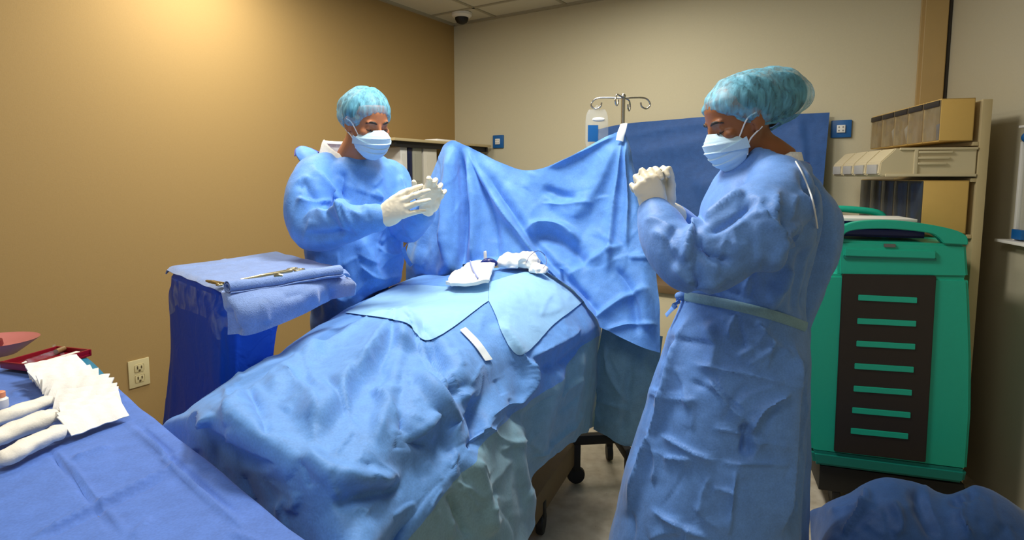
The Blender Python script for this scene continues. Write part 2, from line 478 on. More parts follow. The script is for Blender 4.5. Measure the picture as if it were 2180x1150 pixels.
def wallpaint(name, col, s=90, var=0.04, rough=0.75):
    """wall covering with a fine woven emboss"""
    t = NT(name); b = t.b; b.inputs['Roughness'].default_value = rough; b.inputs['Specular IOR Level'].default_value = 0.25
    tc = t.add('ShaderNodeTexCoord')
    hs = []
    for sc_ in ((s, s, s * 8), (s * 8, s * 8, s)):
        mp = t.add('ShaderNodeMapping'); mp.inputs['Scale'].default_value = sc_; nz = t.add('ShaderNodeTexNoise'); nz.inputs['Scale'].default_value = 1; nz.inputs['Detail'].default_value = 2
        t.link(tc.outputs['Object'], mp.inputs[0]); t.link(mp.outputs[0], nz.inputs['Vector']); hs.append(nz)
    ad = t.add('ShaderNodeMath', operation='ADD'); t.link(hs[0].outputs['Fac'], ad.inputs[0]); t.link(hs[1].outputs['Fac'], ad.inputs[1])
    mr = t.add('ShaderNodeMapRange'); mr.inputs[1].default_value = 0.6; mr.inputs[2].default_value = 1.4; t.link(ad.outputs[0], mr.inputs[0])
    mx = t.add('ShaderNodeMix', data_type='RGBA'); mx.inputs[6].default_value = tuple(c * (1 - var) for c in col[:3]) + (1,); mx.inputs[7].default_value = tuple(c * (1 + var) for c in col[:3]) + (1,)
    t.link(mr.outputs[0], mx.inputs[0]); t.link(mx.outputs[2], b.inputs['Base Color'])
    bp = t.add('ShaderNodeBump'); bp.inputs['Strength'].default_value = 0.25; bp.inputs['Distance'].default_value = 0.001
    t.link(ad.outputs[0], bp.inputs['Height']); t.link(bp.outputs['Normal'], b.inputs['Normal'])
    return t.m
def floortile(name):
    t = NT(name); b = t.b; b.inputs['Roughness'].default_value = 0.35
    tc = t.add('ShaderNodeTexCoord'); vo = t.add('ShaderNodeTexVoronoi'); vo.inputs['Scale'].default_value = 70; t.link(tc.outputs['Object'], vo.inputs['Vector'])
    nz = t.add('ShaderNodeTexNoise'); nz.inputs['Scale'].default_value = 18; nz.inputs['Detail'].default_value = 6; t.link(tc.outputs['Object'], nz.inputs['Vector'])
    cr = t.add('ShaderNodeValToRGB'); cr.color_ramp.elements[0].position = 0.3; cr.color_ramp.elements[0].color = srgb(176, 164, 142); cr.color_ramp.elements[1].position = 0.7; cr.color_ramp.elements[1].color = srgb(205, 196, 176)
    t.link(nz.outputs['Fac'], cr.inputs[0])
    c2 = t.add('ShaderNodeValToRGB'); c2.color_ramp.elements[0].position = 0.03; c2.color_ramp.elements[0].color = (1, 1, 1, 1); c2.color_ramp.elements[1].position = 0.06; c2.color_ramp.elements[1].color = (0, 0, 0, 1)
    v2 = t.add('ShaderNodeTexVoronoi'); v2.inputs['Scale'].default_value = 28; t.link(tc.outputs['Object'], v2.inputs['Vector']); t.link(v2.outputs['Distance'], c2.inputs[0])
    mx = t.add('ShaderNodeMix', data_type='RGBA'); mx.inputs[7].default_value = srgb(120, 100, 80); t.link(c2.outputs[0], mx.inputs[0]); t.link(cr.outputs[0], mx.inputs[6])
    t.link(mx.outputs[2], b.inputs['Base Color'])
    return t.m
M = dict(
    wall_brown=wallpaint('brown_wall_covering', srgb(168, 139, 88)),
    wall_beige=wallpaint('beige_wall_covering', srgb(204, 195, 164)),
    wall_grey=wallpaint('grey_beige_wall_covering', srgb(188, 180, 154)),
    ceiling=plain('ceiling_tile', srgb(205, 200, 180), 0.9, noise=0.05, nscale=120, bump=0.3),
    tbar=plain('ceiling_grid', srgb(165, 158, 135), 0.6),
    floor=floortile('speckled_vinyl_floor'),
    trim=plain('tan_wood_trim', srgb(176, 146, 88), 0.5, noise=0.08, nscale=9),
    trim_dark=plain('dark_gap', srgb(48, 40, 26), 0.7),
    drape=cloth('blue_drape', srgb(98, 152, 220), crease=0.14),
    drape_screen=cloth('blue_screen_drape', srgb(96, 150, 220), crease=0.12, cscale=6),
    drape_dark=cloth('deep_blue_sheet', srgb(50, 90, 152), crease=0.15, cscale=4),
    panel=cloth('light_blue_absorbent', srgb(144, 194, 236), 0.75, crease=0.12, cscale=8, mott=0.05),
    teal=cloth('grey_teal_drape', srgb(120, 160, 178), 0.55, crease=0.12, cscale=5),
    gown=cloth('blue_gown', srgb(92, 148, 224), 0.58, crease=0.14, cscale=6),
    gown_w=cloth('soft_blue_gown', srgb(98, 144, 212), 0.55, crease=0.14, cscale=6),
    towel=cloth('blue_towel', srgb(122, 150, 205), 0.85, crease=0.12, cscale=6, weave=0.5, sheen=0.4),
    royal=cloth('royal_blue_table_cover', srgb(80, 118, 196), 0.7, crease=0.10, cscale=3.5),
    mayo=cloth('dark_blue_stand_cover', srgb(8, 70, 184), 0.6, crease=0.35, cscale=4, mott=0.03, sheen=0.0),
    white_cloth=cloth('white_gauze', srgb(240, 238, 230), 0.9, crease=0.15, cscale=10, mott=0.03, weave=0.12, sheen=0.3),
    gauze_roll=cloth('cream_gauze', srgb(236, 231, 216), 0.9, crease=0.15, cscale=10, mott=0.04, weave=0.15, sheen=0.3),
    tape=plain('white_tape', srgb(228, 236, 238), 0.5, noise=0.03),
    glove=plain('cream_latex', srgb(236, 226, 200), 0.42, noise=0.04, nscale=30, bump=0.25),
    shirt=cloth('white_undershirt', srgb(238, 238, 234), 0.85, crease=0.15, cscale=12, weave=0.2),
    binding=plain('purple_neck_binding', srgb(92, 84, 190), 0.7),
    mask=cloth('pale_blue_mask', srgb(190, 220, 238), 0.75, crease=0.05, cscale=14, mott=0.03),
    loop=plain('white_elastic', srgb(236, 240, 242), 0.7),
    skin_m=plain('warm_brown_skin', srgb(178, 114, 76), 0.45, noise=0.06, nscale=30, bump=0.08),
    skin_f=plain('deep_brown_skin', srgb(140, 86, 50), 0.42, noise=0.06, nscale=30, bump=0.08),
    hair=plain('black_hair', srgb(26, 20, 18), 0.5, noise=0.2, nscale=80, bump=0.4),
    lash=plain('dark_lash', srgb(18, 12, 10), 0.6),
    eyewhite=plain('eye_white', srgb(225, 215, 205), 0.25),
    iris=plain('dark_iris', srgb(36, 22, 14), 0.2),
    steel=plain('polished_steel', srgb(190, 186, 176), 0.22, metal=1.0),
    brass=plain('warm_steel', srgb(176, 166, 132), 0.34, metal=1.0),
    white_plastic=plain('white_plastic', srgb(232, 230, 222), 0.45, noise=0.02),
    cream_plastic=plain('cream_plastic', srgb(216, 204, 168), 0.45, noise=0.02),
    bin_beige=plain('beige_bin_plastic', srgb(206, 192, 154), 0.45, noise=0.02),
    bin_tan=plain('tan_bin_side', srgb(214, 176, 96), 0.45, noise=0.03),
    rack=plain('rack_board', srgb(188, 170, 126), 0.5, noise=0.03),
    bin_grey=plain('grey_label_face', srgb(170, 168, 160), 0.5),
    green=plain('green_cart_plastic', srgb(26, 172, 142), 0.42, noise=0.05, nscale=60, bump=0.15),
    green_dark=plain('dark_green_bumper', srgb(14, 122, 108), 0.5, noise=0.04, bump=0.1),
    black_panel=plain('black_brown_panel', srgb(40, 32, 26), 0.5, noise=0.1, bump=0.1),
    black=plain('black_rubber', srgb(20, 19, 18), 0.55),
    badge=plain('grey_badge', srgb(120, 122, 118), 0.35, metal=0.6),
    wood=plain('brown_base', srgb(120, 96, 62), 0.6, noise=0.15, nscale=12),
    blue_plate=plain('blue_wall_plate', srgb(12, 92, 158), 0.45),
    lav=plain('lavender_cord', srgb(150, 160, 214), 0.6),
    navy=plain('navy_plastic', srgb(16, 32, 104), 0.35),
    pink=plain('pink_plastic', srgb(206, 128, 120), 0.4, noise=0.03),
    maroon=plain('maroon_tray', srgb(134, 14, 34), 0.35),
    wine=plain('dark_wine_plastic', srgb(110, 26, 36), 0.4),
    amber=plain('amber_plug', srgb(134, 104, 62), 0.4),
    paper=plain('paper', srgb(226, 224, 214), 0.8, noise=0.02),
    teal_plastic=plain('teal_liner', srgb(0, 122, 158), 0.4),
    orange=plain('salmon_cap', srgb(236, 150, 110), 0.5),
    outlet=plain('ivory_outlet', srgb(214, 200, 150), 0.4),
    outlet_hole=plain('outlet_slots', srgb(92, 78, 48), 0.6),
    binder_grey=plain('grey_binder', srgb(170, 168, 150), 0.5),
    binder_white=plain('white_binder', srgb(226, 220, 202), 0.5),
    binder_navy=plain('navy_spine', srgb(14, 28, 66), 0.4),
    clear=seethrough('clear_plastic', srgb(225, 232, 232), 0.16, 0.08),
    clear_dark=seethrough('smoky_plastic', srgb(70, 78, 84), 0.62, 0.12, streak=((14, 14, 5), 0.35, 0.8)),
    clear_bin=seethrough('clear_bin_front', srgb(176, 160, 124), 0.5, 0.12, streak=((14, 14, 6), 0.25, 0.65)),
    crinkle=seethrough('crinkled_clear_film', srgb(190, 205, 220), 0.25, 0.08, streak=((22, 22, 14), -0.10, 0.32)),
    cap=seethrough('blue_bouffant', srgb(112, 190, 218), 0.7, 0.6, streak=((70, 70, 16), 0.24, 0.84)),
)
# ------------------------------------------------------------------ the room
CEIL = 2.643
KC = np.array((-0.475, 4.85)); DL = np.array((0.540, 0.842)); DB = np.array((0.842, -0.540))   # corner; along left wall (away); along back wall (right)
RW = np.array((0.231, 0.973))                                                                  # along right wall (away)
KR = np.array((2.27, 3.09))
def v3(p, z): return np.array((p[0], p[1], z))
RZ_L = math.atan2(DL[1], DL[0]); RZ_B = math.atan2(DB[1], DB[0]); RZ_R = math.atan2(RW[1], RW[0])
def on_plane(px, py, p0, n):
    a, b = ray(px, py); d = (p0[0] * n[0] + p0[1] * n[1]) / (a * n[0] + n[1]); return np.array((a * d, d, H + b * d))
def on_back(px, py, off=0.0): return on_plane(px, py, KC - DL * off, DL)
def on_left(px, py, off=0.0): return on_plane(px, py, KC + DB * off, DB)
RN = np.array((-RW[1], RW[0]))                                                                 # out of right wall into room
def on_right(px, py, off=0.0): return on_plane(px, py, KR + RN * off, RN)

def wallbox(p, q, out, z0, z1, t=0.12):
    """wall between plan points p,q; thickness on the far side from the room"""
    o = -nrm(np.append(out, 0))[:2] * t
    pts = [p, q, q + o, p + o]
    V = [v3(x, z0) for x in pts] + [v3(x, z1) for x in pts]
    bm = bmesh.new(); vs = [bm.verts.new(tuple(v)) for v in V]
    for f in ((0, 1, 2, 3), (4, 5, 6, 7), (0, 1, 5, 4), (1, 2, 6, 5), (2, 3, 7, 6), (3, 0, 4, 7)): bm.faces.new([vs[i] for i in f])
    bmesh.ops.recalc_face_normals(bm, faces=list(bm.faces)); return from_bm(bm)
L_END = KC - DL * 6.2
R_END = KR - RW * 4.2
struct('wall_left', wallbox(KC, L_END, DB, 0, CEIL), M['wall_brown'])
struct('wall_back', wallbox(KC - DB * 0.12, KR + DB * 0.12, -DL, 0, CEIL), M['wall_beige'])
struct('wall_right', wallbox(KR, R_END, RN, 0, CEIL), M['wall_grey'])
fl = [KC + DL * 0.1 - DB * 0.1, KR + DL * 0.1 + DB * 0.1, R_END + DB * 0.1, L_END - DB * 0.1]
def slab(z0, z1):
    bm = bmesh.new(); vs = [bm.verts.new(tuple(v3(p, z))) for z in (z0, z1) for p in fl]
    for f in ((0, 1, 2, 3), (4, 5, 6, 7), (0, 1, 5, 4), (1, 2, 6, 5), (2, 3, 7, 6), (3, 0, 4, 7)): bm.faces.new([vs[i] for i in f])
    bmesh.ops.recalc_face_normals(bm, faces=list(bm.faces)); return from_bm(bm)
struct('floor', slab(-0.1, 0), M['floor'])
ce = struct('ceiling', slab(CEIL, CEIL + 0.1), M['ceiling'])
bars = []
for k in range(6):
    s = 0.300 + 1.22 * k
    if s < 5: bars.append(box(v3(KC - DL * s + DB * 1.66, CEIL - 0.003), (3.30, 0.024, 0.008), RZ_B))
for k in range(6):
    s = 0.42 + 0.61 * k
    if s < 3.3: bars.append(box(v3(KC - DL * 3.0 + DB * s, CEIL - 0.003), (6.0, 0.024, 0.008), RZ_L))
bars.append(box(v3(KC - DL * 0.012 + DB * 1.63, CEIL - 0.008), (3.24, 0.024, 0.018), RZ_B))
bars.append(box(v3(KC + DB * 0.012 - DL * 3.0, CEIL - 0.008), (6.0, 0.024, 0.018), RZ_L))
struct('ceiling_grid', join(*bars), M['tbar'])
# wooden corner trim
pc = KC + DB * 3.205 - DL * 0.025
tr = struct('trim_1', join(box(v3(pc, CEIL / 2), (0.10, 0.05, CEIL - 0.002), RZ_B, 0.004), box(v3(KC + DB * 3.148 - DL * 0.015, CEIL / 2), (0.022, 0.03, CEIL - 0.002), RZ_B, 0.004)), M['trim'])
struct('trim_2', box(v3(KC + DB * 3.262 - DL * 0.02, CEIL / 2), (0.014, 0.036, CEIL - 0.004), RZ_B), M['trim_dark'])
struct('baseboard_left', box(v3(KC - DL * 3.0 + DB * 0.006, 0.05), (6.0, 0.012, 0.10), RZ_L), M['trim_dark'])
struct('baseboard_back', box(v3(KC + DB * 1.55 - DL * 0.006, 0.05), (3.08, 0.012, 0.10), RZ_B), M['trim_dark'])

# dome camera in the corner of the ceiling
dc = Z(983, 33, CEIL - 0.02); dc[2] = CEIL - 0.004
t = thing('dome_camera', 'small black and white dome security camera on the ceiling near the corner', 'security camera', dc)
mk('base_ring', lathe([(0.0, 0.0), (0.078, 0.0), (0.076, -0.018), (0.062, -0.032), (0.05, -0.034)], dc), M['white_plastic'], t)
mk('dome', lathe([(0.052, -0.030), (0.050, -0.048), (0.040, -0.066), (0.022, -0.077), (0.0001, -0.080)], dc), M['black'], t)

# wall plates
def plate(px0, py0, px1, py1, name, label):
    a = on_back(px0, py0, 0.008); b = on_back(px1, py1, 0.008); c = (a + b) / 2
    w = np.linalg.norm((b - a)[:2]); h = abs(b[2] - a[2])
    t = thing(name, label, 'wall plate', c)
    mk('plate', box(c, (w, 0.016, h), RZ_B, 0.004), M['blue_plate'], t)
    c2 = c - v3(DL * 0.011, 0)
    mk('socket', box(c2, (w * 0.42, 0.012, h * 0.44), RZ_B, 0.003), M['white_plastic'], t)
    c3 = c - v3(DL * 0.0172, 0)
    k = mk('socket_hole', join(*[box(c3 + v3(DB * w * 0.1 * sx, h * 0.1 * sz), (w * 0.06, 0.003, h * 0.07), RZ_B) for sx in (-1, 1) for sz in (-1, 1)]), M['badge'], t)
plate(1050, 288.5, 1072, 315, 'wall_plate', 'blue square wall plate with white socket above the middle dip of the drape screen')
plate(1770, 257, 1812, 292.5, 'wall_plate', 'blue rectangular wall plate with white socket beside the upper bins')
# outlet on the left wall
oc = (on_left(274, 773, 0.004) + on_left(318, 812, 0.004)) / 2; oc = on_left(296, 794, 0.004)
t = thing('power_outlet', 'ivory double power outlet low on the brown wall', 'outlet', oc)
mk('cover_plate', box(oc, (0.095, 0.008, 0.135), RZ_L, 0.003), M['outlet'], t)
for s in (-1, 1):
    r = mk('receptacle', box(oc + v3(DB * 0.005, s * 0.026), (0.042, 0.006, 0.036), RZ_L, 0.006), M['outlet'], t)
    mk('slots', join(*[box(oc + v3(DB * 0.0086 + DL * dx, s * 0.026 + dz), (w_, 0.003, h_), RZ_L) for dx, dz, w_, h_ in ((-0.009, 0.004, 0.005, 0.014), (0.009, 0.004, 0.005, 0.012), (0, -0.011, 0.008, 0.008))]), M['outlet_hole'], r)

# shelf unit along the left wall behind the standing man
def front_l(px, py, off): return on_left(px, py, off)
SH = 0.40
sa = on_left(840, 298, SH); sb = on_left(1046, 306, SH); sz = 1.645
mid = (sa + sb) / 2; ln = np.linalg.norm((sb - sa)[:2])
cpl = mid[:2] - DB * 0.19
t = thing('shelf_unit', 'open shelf unit with black legs and pale top behind the man', 'shelf', v3(cpl, 0))
mk('top_board', box(v3(cpl, sz), (ln, 0.38, 0.018), RZ_L, 0.003), M['rack'], t)
mk('lower_board', box(v3(cpl, 1.285), (ln - 0.02, 0.36, 0.02), RZ_L, 0.003), M['black'], t)
mk('lower_board', box(v3(cpl, 0.45), (ln - 0.02, 0.36, 0.02), RZ_L, 0.003), M['black'], t)
for sx in (-1, 1):
    for sy in (-1,):
        mk('post', box(v3(cpl + DL * sx * (ln / 2 - 0.03) + DB * sy * 0.20, sz / 2 - 0.005), (0.025, 0.018, sz - 0.012), RZ_L, 0.002), M['black'], t)
        mk('bracket', box(v3(cpl + DL * sx * (ln / 2 - 0.03), sz - 0.028), (0.02, 0.34, 0.035), RZ_L, 0.002), M['black'], t)
mk('underside_rail', box(v3(cpl + DB * 0.15, sz - 0.028), (ln - 0.06, 0.02, 0.035), RZ_L), M['black'], t)
def binder(px0, px1, pyt, mat, name, label, spine=None, dep=0.24):
    a = on_left(px0, pyt, SH - 0.03); b = on_left(px1, pyt, SH - 0.03)
    w = np.linalg.norm((b - a)[:2]); c = (a + b)[:2] / 2 - DB * (dep / 2 + 0.03); zt = (a[2] + b[2]) / 2; z0 = 1.2965
    zt = min(zt, 1.60)
    t = thing(name, label, 'binder' if 'binder' in name else 'box', v3(c, z0))
    mk('body', box(v3(c, (z0 + zt) / 2), (w * 0.97, dep, zt - z0), RZ_L, 0.004), mat, t)
    mk('label_strip', box(v3(c + DB * (dep / 2 + 0.001), (z0 + zt) / 2 + 0.02), (w * 0.5, 0.003, (zt - z0) * 0.6), RZ_L), spine or M['paper'], t)
binder(859, 874, 313, M['white_plastic'], 'storage_box', 'narrow white box at the left end of the shelf behind the man')
binder(875, 884.5, 312, M['binder_navy'], 'ring_binder', 'thin navy binder standing on the shelf beside the man', M['binder_navy'])
binder(885, 905, 307, M['binder_grey'], 'ring_binder', 'grey binder standing on the shelf next to the navy one', M['binder_grey'])
binder(908, 937, 311, M['binder_white'], 'ring_binder', 'wide cream binder on the shelf nearest the drape screen', M['binder_white'])
pc_ = on_left(938, 297, SH - 0.1)
tag(mk('folded_cloth', crump if False else box(v3(pc_[:2], sz + 0.018), (0.22, 0.12, 0.018), RZ_L, 0.008), M['white_cloth'], loc=v3(pc_[:2], sz + 0.009)), 'folded white cloth lying on top of the shelf unit', 'cloth')

# low cabinet along the back wall, seen in the gap between screen and woman
ca = KC + DB * 1.75 - DL * 0.23; 
t = thing('low_cabinet', 'low cream cabinet with brown counter against the back wall', 'cabinet', v3(ca, 0))
mk('body', box(v3(ca, 0.36), (1.10, 0.42, 0.70), RZ_B, 0.006), M['cream_plastic'], t)
mk('counter', box(v3(ca - DL * 0.01, 0.735), (1.14, 0.46, 0.05), RZ_B, 0.006), M['wood'], t)
for k in range(2):
    d_ = mk('door', box(v3(ca - DL * 0.216 + DB * (k - 0.5) * 0.54, 0.36), (0.52, 0.016, 0.62), RZ_B, 0.004), M['cream_plastic'], t)
    mk('handle', box(v3(ca - DL * 0.232 + DB * ((k - 0.5) * 0.54 + (0.2 if k == 0 else -0.2)), 0.52), (0.012, 0.02, 0.1), RZ_B, 0.003), M['steel'], d_)

# blue sheet hung on the back wall
G = []
top = [(1268, 277), (1330, 264), (1420, 256), (1510, 249), (1600, 247), (1690, 243), (1766, 240)]
bot = [(1268, 560), (1330, 560), (1420, 560), (1510, 558), (1600, 556), (1690, 553), (1738, 550)]
rows = []
for v in np.linspace(0, 1, 6):
    rows.append([on_back(a[0] * (1 - v) + b[0] * v, a[1] * (1 - v) + b[1] * v, 0.06 + 0.10 * v + 0.012 * math.sin(a[0] * 0.02 + v * 3)) for a, b in zip(top, bot)])
G = spline_net(rows, 10, 12); r_, c_ = G.shape[:2]; V = G.reshape(-1, 3); Fc = grid_faces(r_, c_)
V = folds(V, Fc, [([(1470, 400), (1530, 385), (1600, 380)], 14, 40, 0.02), ([(1330, 330), (1480, 300), (1520, 290)], 8, 30, 0.012), ([(1700, 250), (1710, 330), (1690, 400)], 8, 22, 0.012), ([(1280, 300), (1500, 262), (1760, 250)], 4, 6, 0.006)], facing=False)
V = crumple(V, Fc, 0.02, 0.004, 0.16, 40, lo=-0.02, hi=0.03, seed=4); V = facets(V, Fc, 0.007, 0.22, 4)
tag(mk('hung_sheet', (V, Fc), M['drape_dark'], loc=V[0]), 'large dark blue sheet hung flat on the back wall behind the woman', 'sheet')

# ------------------------------------------------------------------ bin rack in the right corner
def rk(u, s, z, p0=np.array((1.795, 2.45))):
    """u across (towards the wall), s along the row (away), z"""
    return v3(p0 + np.array((RW[1], -RW[0])) * u + RW * s, z)
RACKR = np.array(((RW[0], RW[1], 0), (RW[1], -RW[0], 0), (0, 0, 1))).T     # columns: along, across, up
def rbox(u0, u1, s0, s1, z0, z1, bev=0.003):
    c = rk((u0 + u1) / 2, (s0 + s1) / 2, (z0 + z1) / 2)
    V, Fc = box(c, (s1 - s0, u1 - u0, z1 - z0), R=RACKR, bev=bev)
    return V, [tuple(reversed(f)) for f in Fc]
t = thing('bin_rack', 'tall beige bin rack board standing against the right wall', 'rack', rk(0.165, 0.4, 0))
mk('board', rbox(0.146, 0.182, -0.005, 0.79, 0.03, 1.725, 0.004), M['rack'], t)
for s in (0.06, 0.73):
    mk('foot', rbox(0.10, 0.215, s - 0.03, s + 0.03, 0.0, 0.03), M['black'], t)
for z in (1.548, 1.397, 1.16):
    mk('rail', rbox(0.125, 0.146, 0.0, 0.785, z - 0.012, z + 0.004, 0.001), M['rack'], t)
ORD = ['nearest', 'second', 'third', 'fourth', 'farthest']
# top row: clear-fronted tip-out bins
for k in range(5):
    s0 = 0.156 * k; s1 = s0 + 0.152; z0, z1 = 1.556, 1.732
    t = thing('tip_out_bin', 'clear-fronted tan bin, top row of rack, %s' % (['nearest with the wide tan side', 'second from the near end' , 'middle one of the row', 'second from the back wall', 'closest to the back wall'][k]), 'bin', rk(0.07, s0 + 0.08, z0), 'tip-out bins on the top row')
    sh = [rbox(0.0, 0.122, s0, s0 + 0.004, z0, z1, 0.001), rbox(0.0, 0.122, s1 - 0.004, s1, z0, z1, 0.001), rbox(0.0, 0.122, s0, s1, z0, z0 + 0.004, 0.001), rbox(0.0, 0.122, s0, s1, z1 - 0.004, z1, 0.001), rbox(0.118, 0.122, s0, s1, z0, z1, 0.001)]
    mk('shell', join(*sh), M['bin_tan'], t)
    mk('clear_front', rbox(-0.004, 0.0, s0 + 0.002, s1 - 0.002, z0 + 0.004, z1 - 0.004, 0.001), M['clear_bin'], t)
    mk('top_lip', rbox(-0.008, -0.003, s0 + 0.006, s1 - 0.006, z1 - 0.03, z1 - 0.006, 0.001), M['black_panel'], t)
def packet(u, s, z, w, h, col, lab, tilt=0.25):
    c = rk(u, s, z); Vp, Fp = box((0, 0, h / 2), (w, 0.012, h), bev=0.004)
    R = np.array(((math.cos(tilt), 0, math.sin(tilt)), (0, 1, 0), (-math.sin(tilt), 0, math.cos(tilt))))
    Vp = (Vp @ R.T) @ RACKR.T + c
    tag(mk('packet', (Vp, [tuple(reversed(f)) for f in Fp]), col, loc=c), lab, 'packet', 'packets in the top bins')
packet(0.03, 0.06, 1.565, 0.06, 0.07, M['blue_plate'], 'blue packet standing in the nearest top bin', 0.1)
packet(0.06, 0.06, 1.570, 0.06, 0.12, M['paper'], 'white packet leaning behind the blue packet in the top bin', 0.3)
packet(0.03, 0.365, 1.576, 0.05, 0.08, M['paper'], 'white packet leaning in the middle top bin', 0.45)
packet(0.03, 0.52, 1.576, 0.05, 0.08, M['paper'], 'white packet leaning in the second bin from the back wall', 0.4)
# middle row: beige bins with slanted hoods
for k in range(4):
    s0 = 0.165 * k; s1 = s0 + 0.158; z0, z1 = 1.408, 1.528
    U0 = -0.215
    t = thing('stacking_bin', 'beige plastic bin with slanted front in the middle row, %s' % (['nearest the room', 'second from the near end', 'third from the near end', 'farthest into the corner'][k]), 'bin', rk(-0.04, s0 + 0.08, z0), 'beige bins on the middle row')
    poly = [(U0 + 0.01, z0), (0.142, z0), (0.142, z1), (U0 + 0.055, z1), (U0, z0 + 0.062), (U0 - 0.004, z0 + 0.01)]
    ux = np.append(np.array((RW[1], -RW[0])), 0)
    mk('body', prism(poly, np.append(RW, 0), rk(0, s0, 0), ux, (0, 0, 1), s1 - s0, 0.004), M['bin_beige'], t)
    mk('label_face', rbox(U0 - 0.008, U0 - 0.002, s0 + 0.02, s1 - 0.02, z0 + 0.012, z0 + 0.052, 0.001), M['bin_grey'], t)
    if k == 0:
        for j in range(3):
            mk('side_rib', rbox(-0.075, 0.05 - 0.01 * j, -0.010, 0.001, z1 - 0.022 - 0.024 * j, z1 - 0.012 - 0.024 * j, 0.002), M['bin_beige'], t)
        mk('side_post', rbox(-0.09, -0.076, -0.008, 0.001, z0 + 0.01, z1 - 0.004, 0.002), M['bin_beige'], t)
        mk('bottom_rim', rbox(U0 + 0.02, 0.142, -0.008, 0.001, z0, z0 + 0.012, 0.002), M['bin_beige'], t)
        mk('top_rim', rbox(U0 + 0.07, 0.142, -0.008, 0.001, z1 - 0.008, z1 + 0.002, 0.002), M['bin_beige'], t)
# lower row: smoky bins
for k in range(5):
    s0 = 0.15 * k; s1 = s0 + 0.146; z0, z1 = 1.168, 1.392; U0 = -0.045
    t = thing('tip_out_bin', 'smoky bin in the lower row above the green cart, %s' % (['nearest with the tall tan side', 'second from the near end', 'middle one of the row', 'second from the back wall', 'closest to the back wall'][k]), 'bin', rk(0.05, s0 + 0.07, z0), 'smoky bins on the lower row')
    sh = [rbox(U0, 0.122, s0, s0 + 0.004, z0, z1, 0.001), rbox(U0, 0.122, s1 - 0.004, s1, z0, z1, 0.001), rbox(U0, 0.122, s0, s1, z0, z0 + 0.004, 0.001), rbox(U0, 0.122, s0, s1, z1 - 0.004, z1, 0.001), rbox(0.118, 0.122, s0, s1, z0, z1, 0.001)]
    mk('shell', join(*sh), M['bin_tan'], t)
    mk('clear_front', rbox(U0 - 0.004, U0, s0 + 0.002, s1 - 0.002, z0 + 0.004, z1 - 0.004, 0.001), M['clear_dark'], t)

# ------------------------------------------------------------------ green cart
CU = nrm((0.529, -0.171)); CN = np.array((-CU[1] * -1, -CU[0]))              # along the face; out of the face
CN = np.array((CU[1], -CU[0]))
if CN[1] > 0: CN = -CN
C0 = np.array((1.284, 2.358))
def fp(px, py, off=0.0):
    q = on_plane(px, py, C0 + CN * off, CN); return (float((q[:2] - C0) @ CU), float(q[2]))
cu3, cn3 = np.append(CU, 0), np.append(CN, 0)
def cprism(pxs, off, thick, bev=0.0, raw=False):
    poly = pxs if raw else [fp(x, y, off) for x, y in pxs]
    V, Fc = prism(poly, -cn3, v3(C0, 0) + cn3 * off, cu3, (0, 0, 1), thick, bev)
    return V, Fc
t = thing('supply_cart', 'green plastic supply cart with black slotted front panel', 'cart', v3(C0 + CU * 0.28 - CN * 0.2, 0))
low = [(1722, 640), (1740, 600), (1768, 584), (1800, 584), (2063, 592), (2066, 640), (2070, 760), (2069, 880), (2060, 1004), (1727, 962), (1716, 880), (1712, 760)]
mk('body', cprism(low, 0.0, 0.44, 0.012), M['green'], t)
up = [(1784, 588), (1783, 512), (2058, 520), (2063, 592)]
mk('top_case', cprism(up, -0.006, 0.40, 0.010), M['green'], t)
bum = [(1727, 960), (2061, 1003), (2054, 1032), (1732, 990)]
mk('bumper', cprism(bum, 0.012, 0.46, 0.012), M['green_dark'], t)
# arched handle over the top
ou = smooth_pts([(1779, 512), (1790, 486), (1830, 472), (1900, 470), (1970, 477), (2030, 489), (2058, 503), (2062, 522)], 5)
inn = smooth_pts([(2010, 519), (1998, 506), (1975, 496), (1900, 488), (1830, 489), (1800, 497), (1796, 513)], 5)
mk('handle', cprism(np.concatenate((ou, inn)), 0.004, 0.05, 0.006), M['green'], t)
pan = [(1794, 584), (1994, 588), (1971, 985), (1776, 962)]
pn = mk('front_panel', cprism(pan, 0.010, 0.02, 0.003), M['black_panel'], t)
for x0, x1, y0, y1 in ((1828, 1953, 634, 640), (1826, 1951, 684, 690), (1824, 1949, 732, 739), (1820, 1946, 780, 788), (1818, 1942, 828, 837), (1815, 1939, 874, 885), (1812, 1934, 918, 930)):
    mk('slot', cprism([(x0, y0 - 6), (x1, y1 - 6), (x1 - 0.5, y1 + 6), (x0 - 0.5, y0 + 6)], 0.014, 0.008, 0.0015), M['green'], pn)
mk('drawer_lip', cprism([(1798, 529), (1994, 534), (1993, 552), (1797, 546)], 0.006, 0.02, 0.004), M['green'], t)
mk('drawer_groove', cprism([(1796, 546), (1994, 551), (1993, 555), (1797, 550)], 0.001, 0.008), M['green_dark'], t)
mk('badge', cprism([(1882, 519), (1907, 520), (1907, 527), (1882, 526)], 0.0015, 0.006, 0.001), M['badge'], t)
mk('seam', cprism([(1712, 606), (2066, 592), (2066, 594), (1712, 608)], 0.0012, 0.003), M['green_dark'], t) if False else None
hb = [v3(C0 + CU * u - CN * 0.40, z) for u, z in ((0.0, 1.16), (0.02, 1.235), (0.08, 1.255), (0.18, 1.255), (0.30, 1.235), (0.33, 1.16))]
mk('push_handle', tube(hb, 0.016, 12), M['green'], t)
